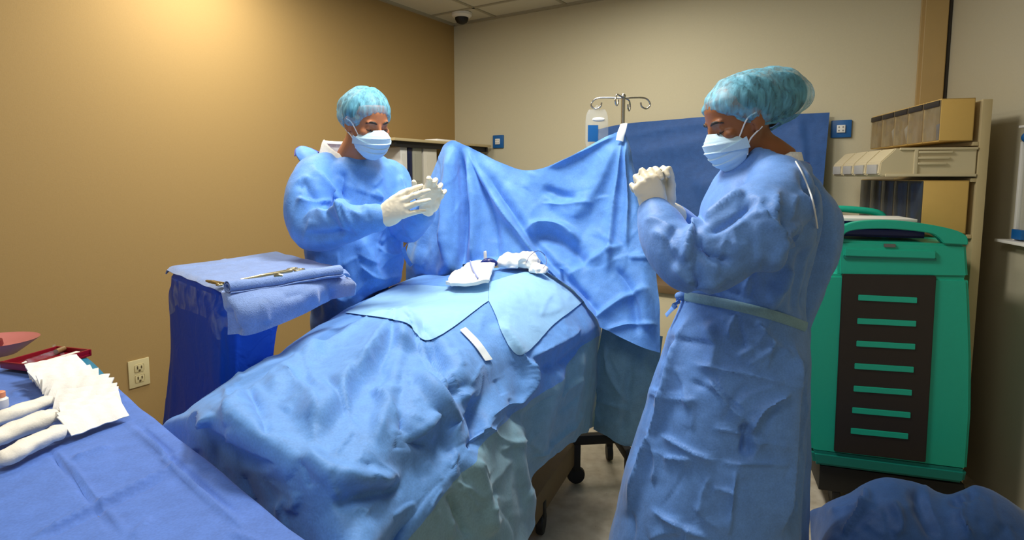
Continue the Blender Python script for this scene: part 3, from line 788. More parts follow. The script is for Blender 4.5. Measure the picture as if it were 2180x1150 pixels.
for su in (0.10, 0.50):
    for sd in (0.06, 0.36):
        c = v3(C0 + CU * su - CN * sd, 0)
        w = mk('caster', join(box(c + (0, 0, 0.14), (0.05, 0.06, 0.09), RZ_B, 0.006)), M['black'], t)
        ax = np.array((CU, (-CU[1], CU[0]))); 
        Vw, Fw = lathe([(0.0001, -0.016), (0.045, -0.016), (0.05, -0.01), (0.05, 0.01), (0.045, 0.016), (0.0001, 0.016)], n=20)
        Vw = np.stack((Vw[:, 2] * CU[0] - Vw[:, 0] * CU[1], Vw[:, 2] * CU[1] + Vw[:, 0] * CU[0], Vw[:, 1] + 0.05), 1) + c
        mk('wheel', (Vw, Fw), M['black'], w)
mk('base_plate', box(v3(C0 + CU * 0.29 - CN * 0.20, 0.125), (0.52, 0.38, 0.11), math.atan2(CU[1], CU[0]), 0.004), M['black'], t)
ctop = max(fp(1783, 512)[1], fp(2058, 520)[1]) + 0.012
pb = v3(C0 + CU * 0.22 - CN * 0.17, ctop)
t = thing('document_tray', 'navy document tray on top of the green cart', 'tray', pb)
mk('base', box(pb + (0, 0, 0.006), (0.30, 0.22, 0.012), math.atan2(CU[1], CU[0]), 0.003), M['navy'], t)
mk('side_wall', box(pb + cn3 * 0.105 + (0, 0, 0.016), (0.30, 0.01, 0.03), math.atan2(CU[1], CU[0]), 0.002), M['navy'], t)
mk('side_wall', box(pb - cn3 * 0.105 + (0, 0, 0.03), (0.30, 0.01, 0.06), math.atan2(CU[1], CU[0]), 0.002), M['navy'], t)
pb2 = v3(C0 + CU * 0.20 - CN * 0.16, ctop + 0.064)
tag(mk('paper_stack', box(pb2 + (0, 0, 0.006), (0.28, 0.20, 0.012), math.atan2(CU[1], CU[0]) + 0.05, 0.002), M['paper'], loc=pb2), 'stack of white papers lying on the navy tray', 'papers')

# holder on the right wall at the edge of the picture
ha = on_right(2152, 512, 0.0)
hz0 = 1.12; sdir = -RW                                # towards the camera
def hb_(s0, s1, o0, o1, z0, z1, bev=0.002):
    c = v3(ha[:2] + sdir * (s0 + s1) / 2 + RN * (o0 + o1) / 2, (z0 + z1) / 2)
    V, Fc = box(c, (s1 - s0, o1 - o0, z1 - z0), RZ_R, bev); return V, Fc
ztop = on_right(2168, 272)[2]; zbot = on_right(2160, 512)[2]
t = thing('wall_holder', 'clear wall holder with white edges on the right wall', 'holder', v3(ha[:2], zbot))
mk('back_plate', hb_(0.04, 0.30, 0.0, 0.006, zbot, ztop), M['clear'], t)
mk('edge_strip', hb_(0.035, 0.05, 0.0, 0.014, zbot, ztop - 0.06), M['white_plastic'], t)
mk('bottom_lip', hb_(0.0, 0.30, 0.0, 0.06, zbot - 0.008, zbot + 0.004), M['white_plastic'], t)
mk('top_lip', hb_(0.045, 0.30, 0.0, 0.03, ztop - 0.006, ztop + 0.004), M['white_plastic'], t)
dcx = v3(ha[:2] + sdir * 0.075 + RN * 0.01, ztop - 0.045)
mk('blue_disc', ellipsoid(dcx, (0.022, 0.022, 0.022), nu=16, nv=10), M['blue_plate'], t)
mk('blue_tab', hb_(0.055, 0.12, 0.008, 0.03, zbot + 0.01, zbot + 0.05), M['blue_plate'], t)
# ------------------------------------------------------------------ operating table and its drapes
# bed under the drapes
AX = nrm((0.25, 0.97)); AR = math.atan2(AX[1], AX[0]); AP = np.array((AX[1], -AX[0]))
BC = np.array((-0.20, 1.80))
t = thing('operating_table', 'operating table with brown base and black casters under the drapes', 'operating table', v3(BC, 0))
mk('mattress', box(v3(BC, 0.72), (1.50, 0.34, 0.08), AR, 0.03), M['black'], t)
mk('frame', box(v3(BC, 0.66), (1.46, 0.32, 0.04), AR, 0.005), M['steel'], t)
mk('column', box(v3(BC, 0.42), (0.5, 0.24, 0.46), AR, 0.02), M['steel'], t)
e0 = Z(1165, 1078, 0.10); e1 = Z(1236, 968, 0.10)
bd = nrm((e1 - e0)[:2]); bn = np.array((bd[1], -bd[0])); bl = 0.75
bc = e0[:2] + bd * 0.10 - bn * 0.10
mk('base', box(v3(bc, 0.145), (bl, 0.20, 0.11), math.atan2(bd[1], bd[0]), 0.008), M['wood'], t)
def bed_caster(c):
    w = mk('caster', box(v3(c, 0.105), (0.045, 0.035, 0.07), AR, 0.006), M['black'], t)
    Vw, Fw = lathe([(0.0001, -0.014), (0.042, -0.014), (0.046, -0.009), (0.046, 0.009), (0.042, 0.014), (0.0001, 0.014)], n=20)
    Vw = np.stack((Vw[:, 2] * AX[1] + Vw[:, 0] * AX[0], -Vw[:, 2] * AX[0] + Vw[:, 0] * AX[1], Vw[:, 1] + 0.047), 1) + v3(c, 0)
    mk('wheel', (Vw, Fw), M['black'], w)
    return w
cA = Z(1152, 1120, 0.03)[:2]; bed_caster(cA); bed_caster(cA + bd * 1.0 - bn * 0.02); bed_caster(cA - bn * 0.34); bed_caster(cA + bd * 1.0 - bn * 0.34)

# the big drape: rows from the head end to the foot end, columns from the far-left hem over the top to the near-right hem
def hemL(p, dz=0.42, out=0.07):
    out = -0.06
    return np.array((p[0] - out, p[1] + 0.02, p[2] - dz))
ROWS = []
def row(le, tl, tm, tr, re, mb, bd_, ms, hm, dz=0.42, out=0.05):
    le, tl, tm, tr, re = (Z(*q) for q in (le, tl, tm, tr, re))
    mb, bd_, ms, hm = (P(*q) for q in (mb, bd_, ms, hm))
    ROWS.append([hemL(le, dz, out), hemL(le, dz * 0.45, out * 0.7), le, tl, tm, tr, re, mb, bd_, ms, hm])
row((905, 590, .90), (960, 585, .98), (1060, 570, 1.02), (1160, 560, 1.0), (1268, 625, .86), (1278, 670, 2.56), (1280, 712, 2.56), (1276, 810, 2.52), (1262, 908, 2.50))
row((842, 610, .90), (905, 620, .965), (1010, 622, 1.00), (1130, 618, 0.99), (1240, 660, .87), (1258, 695, 2.24), (1258, 726, 2.24), (1252, 820, 2.21), (1240, 925, 2.20))
row((738, 666, .89), (800, 672, .955), (895, 690, .985), (1025, 690, .97), (1165, 728, .86), (1182, 765, 1.93), (1186, 798, 1.93), (1192, 880, 1.94), (1188, 962, 1.96))
row((642, 722, .88), (715, 730, .960), (830, 772, .955), (975, 775, .94), (1088, 782, .86), (1108, 822, 1.64), (1112, 862, 1.65), (1118, 945, 1.68), (1118, 1035, 1.70))
row((532, 796, .85), (612, 788, .945), (752, 842, .94), (900, 862, .92), (1010, 862, .85), (1048, 892, 1.36), (1056, 918, 1.37), (1095, 1010, 1.43), (1140, 1120, 1.50))
row((455, 845, .83), (528, 838, .94), (660, 912, .935), (805, 942, .915), (915, 955, .84), (962, 985, 1.16), (985, 1006, 1.17), (1030, 1090, 1.22), (1085, 1200, 1.28))
row((398, 888, .80), (458, 880, .945), (590, 970, .925), (725, 1022, .905), (832, 1055, .83), (878, 1085, 1.03), (905, 1100, 1.04), (940, 1190, 1.08), (980, 1300, 1.12))
_TA = Z(150, 750, 0.86)[:2]; _TE = nrm((0.749, -0.662)); _TD = np.array((_TE[1], -_TE[0]))
ed = lambda x, y: on_plane(x, y, _TA - _TD * 0.05, _TD)
q_ = [ed(338, 945), ed(398, 978), ed(520, 1072), ed(652, 1172), ed(765, 1262), P(815, 1195, .985), P(842, 1215, .99), P(872, 1290, 1.01), P(908, 1380, 1.05)]
ROWS.append([q_[0] + (-0.02, 0.02, -0.35), q_[0] + (-0.01, 0.01, -0.16)] + q_)
ROWS.append([q * (1, 1, 0) + (0.0, 0.0, z) for q, z in zip(ROWS[-1], (.22, .30, .40, .44, .44, .44, .44, .42, .40, .32, .26))])
MR, MC = 34, 26
G = spline_net(ROWS, MR, MC)
nr, nc = G.shape[:2]; JB = 8 * MC                     # column where blue meets grey-green
V = G.reshape(-1, 3); Fc = grid_faces(nr, nc)
PATIENT_FOLDS = [
    ([(852, 668), (860, 705), (868, 760)], 20, 20, 0.026),
    ([(850, 660), (820, 740), (760, 820)], 9, 40, 0.016, 1),
    ([(856, 665), (905, 760), (960, 850)], 30, 9, 0.020, 1),
    ([(850, 672), (760, 715), (650, 770)], 12, 26, 0.014, 1),
    ([(884, 702), (918, 738), (960, 800)], 12, 22, -0.024),
    ([(700, 735), (600, 795), (460, 878)], 20, 12, 0.014, 1),
    ([(458, 878), (432, 920), (402, 972)], 9, 18, 0.016, 1),
    ([(560, 760), (660, 735), (750, 700)], 12, 14, -0.010),
    # tent from the peak at the lower edge of the light panel
    ([(862, 690), (800, 760), (720, 850), (650, 950)], 22, 60, 0.028),
    ([(875, 690), (930, 760), (975, 830), (1010, 900)], 30, 16, 0.022, 1),
    ([(868, 694), (850, 770), (820, 880), (790, 960)], 12, 16, 0.012),
    ([(905, 735), (955, 800), (990, 850)], 18, 26, -0.022),
    # big fold in front of the hip
    ([(1045, 690), (1080, 730), (1110, 790), (1100, 850)], 26, 12, 0.024, 1),
    ([(985, 840), (1000, 870), (1015, 920), (1000, 960)], 20, 11, -0.026),
    ([(880, 790), (930, 850), (965, 910), (960, 960)], 20, 16, 0.022),
    ([(930, 880), (900, 905), (860, 945)], 14, 14, 0.018, 1),
    ([(840, 880), (870, 930), (900, 960)], 12, 12, -0.014),
    # crinkles of the lower leg part
    ([(600, 790), (650, 850), (680, 925)], 10, 26, 0.012, 1),
    ([(760, 800), (735, 850), (750, 920)], 9, 16, 0.012, 1),
    ([(690, 815), (720, 870), (760, 905)], 10, 10, -0.010),
    ([(790, 830), (830, 870), (850, 910)], 9, 9, 0.010, 1),
    ([(640, 950), (700, 1000), (790, 1020), (850, 1010)], 18, 24, 0.014),
    ([(520, 830), (560, 880), (570, 930)], 12, 12, -0.010),
    ([(690, 730), (640, 790), (560, 840)], 16, 22, 0.014),
    ([(700, 1080), (790, 1050), (860, 1040)], 14, 14, -0.012),
    # side skirt
    ([(1190, 760), (1165, 850), (1140, 990)], 14, 22, 0.018),
    ([(1160, 870), (1200, 830), (1235, 800)], 7, 7, 0.010, 1),
    ([(1120, 980), (1180, 940), (1245, 870)], 8, 14, 0.012, 1),
    ([(1240, 740), (1225, 830), (1205, 940)], 10, 16, 0.014),
    ([(1085, 880), (1100, 980), (1135, 1110)], 16, 10, 0.018),
    ([(1000, 960), (1030, 1050), (1050, 1150)], 14, 18, 0.016),
    ([(960, 1040), (990, 1120), (1000, 1150)], 10, 14, -0.014),
    ([(1110, 760), (1112, 820), (1085, 872)], 22, 7, 0.022, 1),
    ([(1120, 765), (1180, 735), (1240, 700)], 14, 8, 0.016, 1),
    ([(1140, 790), (1200, 770), (1262, 720)], 10, 8, -0.012),
]
PATIENT_FOLDS = [(q[0], q[1], q[2], q[3] * 1.35) + tuple(q[4:]) for q in PATIENT_FOLDS]
if vnormals(V, Fc)[:, 2].mean() < 0: Fc = [tuple(reversed(f)) for f in Fc]
V = crumple(V, Fc, 0.03, 0.006, 0.12, 50, stiff=0.3, lo=-0.012, hi=0.03, seed=11)
V = folds(V, Fc, PATIENT_FOLDS + rand_strokes(60, 480, 1080, 740, 1110, 5, (20, 160)) + rand_strokes(22, 1060, 1250, 740, 960, 6, (40, 150)) + rand_strokes(14, 920, 1130, 950, 1140, 7, (50, 140)) + rand_strokes(16, 860, 1230, 600, 740, 8, (0, 180), amp=(0.002, 0.004)), facing=False)
V = facets(V, Fc, 0.007, 0.17, 15, octv=3)
def clear_of(V, o, ax, ay, xlim, ylim, ztop, push):
    """keep cloth out of a box standing on the floor: push along ax to x = push"""
    V = np.array(V); r = V[:, :2] - o; x, y = r @ ax, r @ ay
    m = (x > xlim[0]) & (x < xlim[1]) & (y > ylim[0]) & (y < ylim[1]) & (V[:, 2] < ztop)
    V[m, :2] += ax[None] * (push - x[m])[:, None]; return V
V = clear_of(V, _TA, _TD, _TE, (-0.042, 0.5), (-0.2, 1.7), 0.91, -0.042)
DRV, DRF = V, Fc
drape_bvh = bvh_of(V, Fc)
def keep_off(V, bvh, gap, reach=0.25):
    V = np.array(V)
    for i, p in enumerate(V):
        loc, nor, _, dist = bvh.find_nearest(Vector(p), reach)
        if loc is None: continue
        h = (Vector(p) - loc).dot(nor)
        if h < gap and abs(h) < reach: V[i] = p + np.array(nor) * (gap - h)
    return V
Ff = np.array(Fc); col = np.tile(np.arange(nc - 1), nr - 1)
blueF = Ff[col < JB]; tealF = Ff[col >= JB]
def sub(V, Fs):
    u, inv = np.unique(np.array(Fs).ravel(), return_inverse=True); return V[u], inv.reshape(-1, 4)
t = thing('patient_drape', 'big blue surgical drape with grey-green skirt spread over the operating table', 'surgical drape', v3(BC, 0.3))
mk('main_sheet', sub(V, blueF), M['drape'], t, sharp=180)
mk('lower_skirt', sub(V, tealF), M['teal'], t, sharp=180)
# light blue absorbent panel laid on it, white tape strip
def patch(name, top, bot, nu, nv, off, mat, fallback, crv=None):
    px = strip_px(top, bot, nu, nv); Vp = lay(px, drape_bvh, off, fallback); Fp = grid_faces(nv, nu)
    Vp = lap_smooth(Vp, Fp, 1)
    return mk(name, thicken(Vp, Fp, 0.0012), mat, t, sharp=60)
patch('absorbent_panel', [(838, 610), (900, 609), (960, 612), (1040, 604)], [(735, 668), (860, 689), (915, 727), (1040, 643)], 90, 45, 0.0035, M['panel'], 2.2)
patch('absorbent_panel', [(1040, 604), (1100, 585), (1150, 575), (1196, 570)], [(1040, 643), (1100, 756), (1180, 690), (1243, 642)], 90, 54, 0.004, M['panel'], 2.3)
patch('tape_strip', [(976, 706), (1006, 738), (1030, 772)], [(990, 699), (1020, 730), (1047, 768)], 24, 4, 0.006, M['tape'], 1.9)

# ------------------------------------------------------------------ screen drape
SR = []
def srow(*q): SR.append([P(*x) for x in q])
srow((944, 313, 2.74), (954, 303, 2.70), (966, 299, 2.69), (986, 307, 2.68), (1008, 318, 2.68), (1062, 346, 2.65), (1130, 363, 2.62), (1210, 336, 2.57), (1275, 299, 2.53), (1318, 278, 2.505), (1331, 280, 2.50), (1338, 300, 2.51))
srow((918, 375, 2.77), (940, 375, 2.70), (962, 376, 2.66), (988, 378, 2.67), (1022, 384, 2.64), (1080, 412, 2.60), (1150, 425, 2.58), (1222, 415, 2.54), (1290, 395, 2.50), (1332, 385, 2.48), (1348, 385, 2.47), (1360, 390, 2.49))
srow((892, 440, 2.79), (930, 445, 2.70), (958, 446, 2.63), (986, 448, 2.64), (1024, 452, 2.61), (1088, 474, 2.55), (1160, 486, 2.53), (1232, 482, 2.49), (1296, 476, 2.46), (1342, 472, 2.43), (1362, 474, 2.42), (1380, 478, 2.44))
srow((872, 510, 2.80), (915, 515, 2.70), (952, 518, 2.59), (982, 520, 2.60), (1020, 522, 2.58), (1082, 532, 2.52), (1160, 545, 2.48), (1240, 552, 2.42), (1300, 558, 2.38), (1350, 556, 2.36), (1372, 556, 2.35), (1394, 560, 2.37))
srow((864, 565, 2.80), (905, 572, 2.70), (948, 575, 2.56), (980, 575, 2.57), (1016, 572, 2.55), (1075, 568, 2.50), (1152, 590, 2.44), (1240, 625, 2.36), (1296, 640, 2.31), (1352, 640, 2.28), (1378, 640, 2.27), (1402, 645, 2.29))
srow((866, 648, 2.86), (905, 648, 2.82), (948, 634, 2.74), (982, 612, 2.60), (1012, 592, 2.52), (1068, 582, 2.46), (1145, 610, 2.42), (1240, 672, 2.33), (1288, 702, 2.27), (1340, 728, 2.22), (1372, 742, 2.21), (1404, 752, 2.23))
G = spline_net(SR, 40, 20); r_, c_ = G.shape[:2]
V = G.reshape(-1, 3); Fc = grid_faces(r_, c_)
SCREEN_FOLDS = [
    ([(962, 305), (955, 420), (945, 560)], 8, 10, 0.022),
    ([(978, 306), (992, 420), (985, 590)], 9, 9, -0.024),
    ([(990, 312), (1012, 420), (1010, 585)], 9, 11, 0.026),
    ([(1000, 318), (1045, 440), (1060, 580)], 11, 13, -0.016),
    ([(990, 312), (1050, 420), (1120, 520), (1200, 610), (1280, 700)], 26, 11, 0.046, 1),
    ([(1012, 340), (1080, 440), (1150, 540), (1225, 620), (1292, 690)], 12, 16, -0.030),
    ([(985, 306), (1040, 322), (1110, 350)], 7, 16, 0.014, 1),
    ([(1320, 285), (1270, 400), (1210, 480)], 14, 30, 0.016),
    ([(1322, 285), (1250, 320), (1160, 362)], 10, 20, 0.014, 1),
    ([(1328, 285), (1310, 420), (1290, 600)], 10, 14, 0.020, 1),
    ([(1332, 285), (1338, 420), (1334, 545)], 4, 9, 0.018, 1),
    ([(1336, 549), (1395, 549)], 4, 5, 0.010, 1),
    ([(1112, 492), (1150, 478), (1200, 484), (1240, 520)], 9, 20, 0.030, 1),
    ([(1120, 508), (1170, 500), (1220, 530), (1255, 580)], 12, 22, -0.022),
    ([(1150, 432), (1200, 436), (1270, 432)], 5, 7, 0.008, 1),
    ([(1150, 400), (1190, 416), (1235, 425)], 9, 9, -0.012),
    ([(1200, 600), (1250, 560), (1330, 520)], 10, 16, 0.016, 1),
    ([(1254, 690), (1320, 640), (1385, 610)], 9, 16, 0.020, 1),
    ([(1285, 705), (1340, 690), (1400, 690)], 7, 10, 0.014, 1),
    ([(1300, 560), (1345, 620), (1360, 720)], 9, 12, -0.014),
    ([(1240, 640), (1262, 690), (1290, 705)], 14, 8, 0.022, 1),
    ([(905, 430), (900, 510), (880, 590)], 10, 12, 0.014),
    ([(925, 380), (935, 470), (925, 590)], 9, 9, -0.012),
]
pin = np.zeros((r_, c_)); pin[0, :] = 0.6; pin = pin.ravel()
V = crumple(V, Fc, 0.03, 0.008, 0.14, 60, stiff=0.35, lo=-0.012, hi=0.03, seed=31, aniso=(0.8, 0.8, 2.0), pin=pin)
V = folds(V, Fc, [(q[0], q[1], q[2], q[3] * 1.9) + tuple(q[4:]) for q in SCREEN_FOLDS] + rand_strokes(34, 1060, 1390, 380, 720, 9, (0, 180)) + rand_strokes(16, 880, 1080, 360, 590, 10, (70, 125), (50, 150)), facing=False)
V = lap_smooth(V, Fc, 2); V = facets(V, Fc, 0.008, 0.16, 35, (1, 1, 1.6), 3)
mk_ = np.tile(np.arange(c_), r_) > 70; V[mk_] = keep_off(V[mk_], drape_bvh, 0.022)
t = thing('screen_drape', 'blue drape screen hung up across the head of the operating table', 'surgical drape', V.reshape(r_, c_, 3)[-1, 5])
mk('sheet', (V, Fc), M['drape_screen'], t, sharp=180)
screen_bvh = bvh_of(V, Fc)
# grey-green skirt of the screen drape hanging right of the table
SK = [[P(*q) for q in r] for r in (
    [(1284, 680, 2.44), (1308, 690, 2.42), (1340, 700, 2.38), (1375, 710, 2.35), (1410, 716, 2.36)],
    [(1270, 790, 2.44), (1300, 800, 2.40), (1330, 805, 2.37), (1365, 812, 2.36), (1400, 815, 2.38)],
    [(1270, 860, 2.45), (1293, 868, 2.41), (1322, 878, 2.38), (1352, 885, 2.38), (1390, 888, 2.40)],
    [(1262, 915, 2.46), (1286, 928, 2.42), (1318, 945, 2.40), (1345, 950, 2.40), (1380, 955, 2.42)])]
G = spline_net(SK, 16, 12); r_, c_ = G.shape[:2]; V = G.reshape(-1, 3); Fc = grid_faces(r_, c_)
V = folds(V, Fc, [([(1285, 730), (1300, 800), (1345, 870)], 8, 14, 0.018, 1), ([(1262, 850), (1300, 862), (1350, 880)], 5, 9, 0.010, 1), ([(1345, 750), (1335, 850), (1325, 940)], 9, 9, -0.014), ([(1272, 730), (1262, 830), (1252, 910)], 8, 10, 0.012)], facing=False)
V = crumple(V, Fc, 0.03, 0.004, 0.10, 50, stiff=0.35, seed=41); V = folds(V, Fc, rand_strokes(18, 1250, 1400, 730, 940, 12, (30, 150), (30, 90)), facing=False); V = facets(V, Fc, 0.008, 0.14, 45)
mk('lower_skirt', (V, Fc), M['teal'], t, sharp=180)

# ------------------------------------------------------------------ drip stand
pole = P(1327, 205, 2.555)
t = thing('drip_stand', 'steel drip stand with four hooks behind the drape screen', 'drip stand', (pole[0], pole[1], 0))
zt = pole[2]
mk('pole', tube([(pole[0], pole[1], 0.23), (pole[0], pole[1], zt)], 0.0085, 14, 0), M['steel'], t)
mk('pole_sleeve', tube([(pole[0], pole[1], 0.23), (pole[0], pole[1], 1.2)], 0.0125, 14, 0), M['steel'], t)
mk('pole_top', ellipsoid((pole[0], pole[1], zt), (0.011, 0.011, 0.012)), M['steel'], t)
def hook(tip):
    a = np.array((pole[0], pole[1], zt - 0.008)); d = np.array(tip) - a; d[2] = 0; L = np.linalg.norm(d); d = d / L; up = np.array((0, 0, 1.))
    pts = [a, a + d * (L * 0.45) + up * 0.004, a + d * (L - 0.035) + up * 0.004, a + d * (L - 0.012) - up * 0.004, a + d * L - up * 0.026, a + d * (L - 0.018) - up * 0.042, a + d * (L - 0.04) - up * 0.034, a + d * (L - 0.046) - up * 0.016]
    mk('hook', tube(pts, 0.0036, 10, 5), M['steel'], t)
hook((pole[0] - 0.135, pole[1] + 0.035, 0)); hook((pole[0] + 0.125, pole[1] + 0.03, 0)); hook((pole[0] - 0.055, pole[1] - 0.115, 0)); hook((pole[0] + 0.055, pole[1] + 0.12, 0))
for k, (lx_, ly_) in enumerate(((-0.19, -0.02), (0.02, -0.17), (0.20, 0.03), (0.0, 0.20))):
    q = np.array((pole[0] + lx_, pole[1] + ly_)); a = math.atan2(ly_, lx_)
    l_ = mk('leg', join(box(((pole[0] + q[0]) / 2, (pole[1] + q[1]) / 2, 0.212), (math.hypot(lx_, ly_) + 0.03, 0.036, 0.045), a, 0.006), box((q[0], q[1], 0.14), (0.036, 0.032, 0.15), a, 0.005)), M['black'], t)
    Vw, Fw = lathe([(0.0001, -0.014), (0.038, -0.014), (0.042, 0.0), (0.038, 0.014), (0.0001, 0.014)], n=18)
    Vw = np.stack((Vw[:, 0] * math.cos(a) - Vw[:, 2] * math.sin(a), Vw[:, 0] * math.sin(a) + Vw[:, 2] * math.cos(a), Vw[:, 1]), 1) + (q[0], q[1], 0.043)
    mk('wheel', (Vw, Fw), M['black'], l_)
mk('hub', lathe([(0.0001, 0.285), (0.028, 0.28), (0.032, 0.235), (0.026, 0.21), (0.0001, 0.21)], (pole[0], pole[1], 0), 20), M['black'], t)
# white tape holding the drape corner on the pole
tp = [P(1319, 300, 2.478), P(1322, 285, 2.483), P(1326, 272, 2.50), P(1328, 264, 2.54)]
Vt, Ft = loft(smooth_pts(tp, 4), 0.016, 0.0035, side=(1, 0, 0.3), n=12)
tag(mk('tape_tab', (Vt, Ft), M['tape'], loc=tp[1]), 'white tape tab fastening the drape corner to the drip stand', 'tape')

# drip bag on the left hook
bx = pole[0] - 0.116; by = pole[1] + 0.032; 
pT = P(1271, 233, by); pB = P(1272, 318, by); bw = 0.051
bxc = pT[0]
t = thing('drip_bag', 'clear drip bag with blue label hanging from the left hook', 'drip bag', (bxc, by, pB[2]))
zz = np.linspace(pB[2], pT[2], 14)
prof = np.array([0.75, 0.92, 0.98, 1, 1, 1, 1, 1, 1, 0.99, 0.97, 0.93, 0.85, 0.7]); th = np.array([.004, .012, .018, .021, .022, .022, .021, .020, .018, .015, .011, .007, .004, .003])
Vb, Fb = loft([(bxc, by, z) for z in zz], prof * bw, th, side=(1, 0, 0), n=28)
mk('pouch', (Vb, Fb), M['clear'], t)
mk('fluid_cap', ellipsoid((bxc + 0.006, by - 0.012, pT[2] - 0.045), (0.028, 0.008, 0.010)), M['white_plastic'], t)
lx = P(1261, 285, by)
lb = []
for x in np.linspace(-0.023, 0.022, 8):
    for z in np.linspace(-0.036, 0.036, 8): lb.append((lx[0] + x, by - 0.0235 + 0.10 * (lx[0] + x - bxc) ** 2 * 3, lx[2] + z))
mk('blue_label', thicken(np.array(lb), grid_faces(8, 8), 0.001), M['blue_plate'], t)
mk('hang_loop', tube([(bxc - 0.012, by, pT[2] - 0.004), (bxc, by, pT[2] + 0.016), (bxc + 0.012, by, pT[2] - 0.004)], 0.0025, 8), M['clear'], t)
mk('port', tube([(bxc - 0.01, by, pB[2] + 0.002), (bxc - 0.01, by, pB[2] - 0.03)], 0.005, 10, 0), M['white_plastic'], t)

# ------------------------------------------------------------------ things on the patient
def lump(cpx, d, rx, ry, rz, seed, amp, off=0.0, n=40):
    c = lay([cpx], drape_bvh, 0.0, d)[0]
    Vl, Fl = ellipsoid((0, 0, 0), (1, 1, 1), nu=n * 2, nv=n)
    r = 1 + amp * (1 - 2 * np.abs(vnoise(Vl * 1.6, seed))) + amp * 0.6 * vnoise(Vl * 3.3, seed + 1)
    Vl = Vl * r[:, None] * np.array((rx, ry, rz)); Vl[:, 2] = np.maximum(Vl[:, 2], -rz * 0.5)
    return Vl + c + (0, -0.035, rz * 0.5 + off + 0.014), Fl
# left sponge: flat cloth lying over the incision edge
px = strip_px([(986, 588), (1010, 578), (1030, 576), (1054, 580)], [(950, 622), (985, 626), (1020, 626), (1042, 622)], 44, 26)
Vp = lay(px, drape_bvh, 0.030, 2.25); Vp[:, 2] += 0.006 * vnoise(Vp * 30, 5) + 0.012 * vnoise(Vp * 13, 6)
Vp = lap_smooth(Vp, grid_faces(26, 44), 2)
tag(mk('gauze_sponge', thicken(Vp, grid_faces(26, 44), 0.012), M['white_cloth'], loc=Vp.mean(0), sharp=80), 'flat white gauze sponge on the light blue panel, with a lavender cord across', 'gauze')
lp = lay([(1008, 580), (1007, 592), (1013, 606), (1020, 621)], drape_bvh, 0.050, 2.25)
tag(mk('lavender_cord', tube(lp, 0.003, 8, 6), M['lav'], loc=lp[0]), 'lavender cord lying across the flat white sponge', 'cord')
Vl = join(lump((1092, 572), 2.35, 0.055, 0.05, 0.035, 3, 0.22), lump((1122, 572), 2.35, 0.045, 0.05, 0.042, 8, 0.22), lump((1146, 584), 2.3, 0.034, 0.04, 0.022, 14, 0.2))
Vl = remesh(Vl, 0.004, 2)
Vl = (crumple(Vl[0], Vl[1], 0.06, 0.004, 0.03, 40, stiff=0.2, lo=-0.006, hi=0.01, seed=9), Vl[1])
tag(mk('gauze_sponge', Vl, M['white_cloth'], loc=Vl[0].mean(0), sharp=80), 'crumpled white gauze sponge heaped beside the dark clamp', 'gauze')
cc = lay([(1042, 577)], drape_bvh, 0.0, 2.3)[0] + (0, -0.01, 0.03)
t = thing('clamp_handle', 'dark navy clamp handle between the two white sponges', 'clamp', cc)
mk('body', loft(smooth_pts([cc + (-0.036, 0, -0.004), cc + (-0.015, 0, 0.006), cc + (0.012, 0, 0.006), cc + (0.032, 0, 0.0)], 5), np.concatenate((np.linspace(0.010, 0.02, 8), np.linspace(0.02, 0.009, 8))), side=(0, 1, 0), n=16), M['navy'], t)
mk('slot', box(cc + (0.010, -0.019, 0.004), (0.03, 0.006, 0.005), bev=0.001), M['lav'], t)
c2 = lay([(1033, 572)], drape_bvh, 0.0, 2.4)[0] + (0, 0.045, 0.0)
tag(mk('white_tube', tube([c2 + (0, 0, 0.012), c2 + (-0.002, 0, 0.06), P(1032, 535, c2[1])], (0.008, 0.006), 12, 4), M['white_plastic'], loc=c2), 'short white tube standing behind the dark clamp', 'tube')
wl = [P(x, y, d) for x, y, d in ((1120, 560, 2.30), (1128, 545, 2.33), (1145, 534, 2.36), (1160, 544, 2.36), (1163, 560, 2.33), (1156, 572, 2.31))]
tag(mk('suture_wire', tube(wl, 0.0013, 6, 6), M['navy'], loc=wl[0]), 'thin dark suture loop beside the crumpled sponge', 'suture')
# ------------------------------------------------------------------ instrument stand (tray on a post) with dark blue cover
mz = 1.082
ma, mb_, mc, md = (Z(*q, mz)[:2] for q in ((355, 575), (592, 541), (742, 579), (480, 624)))
mo = (ma + mb_ + mc + md) / 4
mu = nrm((mc - md) + (mb_ - ma)); mv = np.array((-mu[1], mu[0]))                # mu along the short side (towards c), mv towards a
if (ma - md) @ mv < 0: mv = -mv
hu = 0.5 * (np.linalg.norm(mc - md) + np.linalg.norm(mb_ - ma)) / 2; hv = 0.5 * (np.linalg.norm(ma - md) + np.linalg.norm(mb_ - mc)) / 2
def my(u, v, z):
    s_, r_ = (u / hu + 1) / 2, (v / hv + 1) / 2
    return v3((1 - s_) * (1 - r_) * md + s_ * (1 - r_) * mc + (1 - s_) * r_ * ma + s_ * r_ * mb_, z)
mr = math.atan2(mu[1], mu[0])
t = thing('instrument_stand', 'instrument stand under a glossy dark blue cover beside the brown wall', 'instrument stand', my(-0.05, 0, 0))
mk('tray', box(my(0, 0, mz - 0.018), (2 * hu - 0.12, 2 * hv - 0.14, 0.016), mr, 0.006), M['steel'], t)
mk('post', tube([my(-0.10, 0.0, 0.04), my(-0.10, 0.0, mz - 0.03)], 0.014, 12, 0), M['steel'], t)
mk('foot_bar', box(my(-0.10, 0.0, 0.035), (0.04, 0.46, 0.03), mr, 0.004), M['steel'], t)
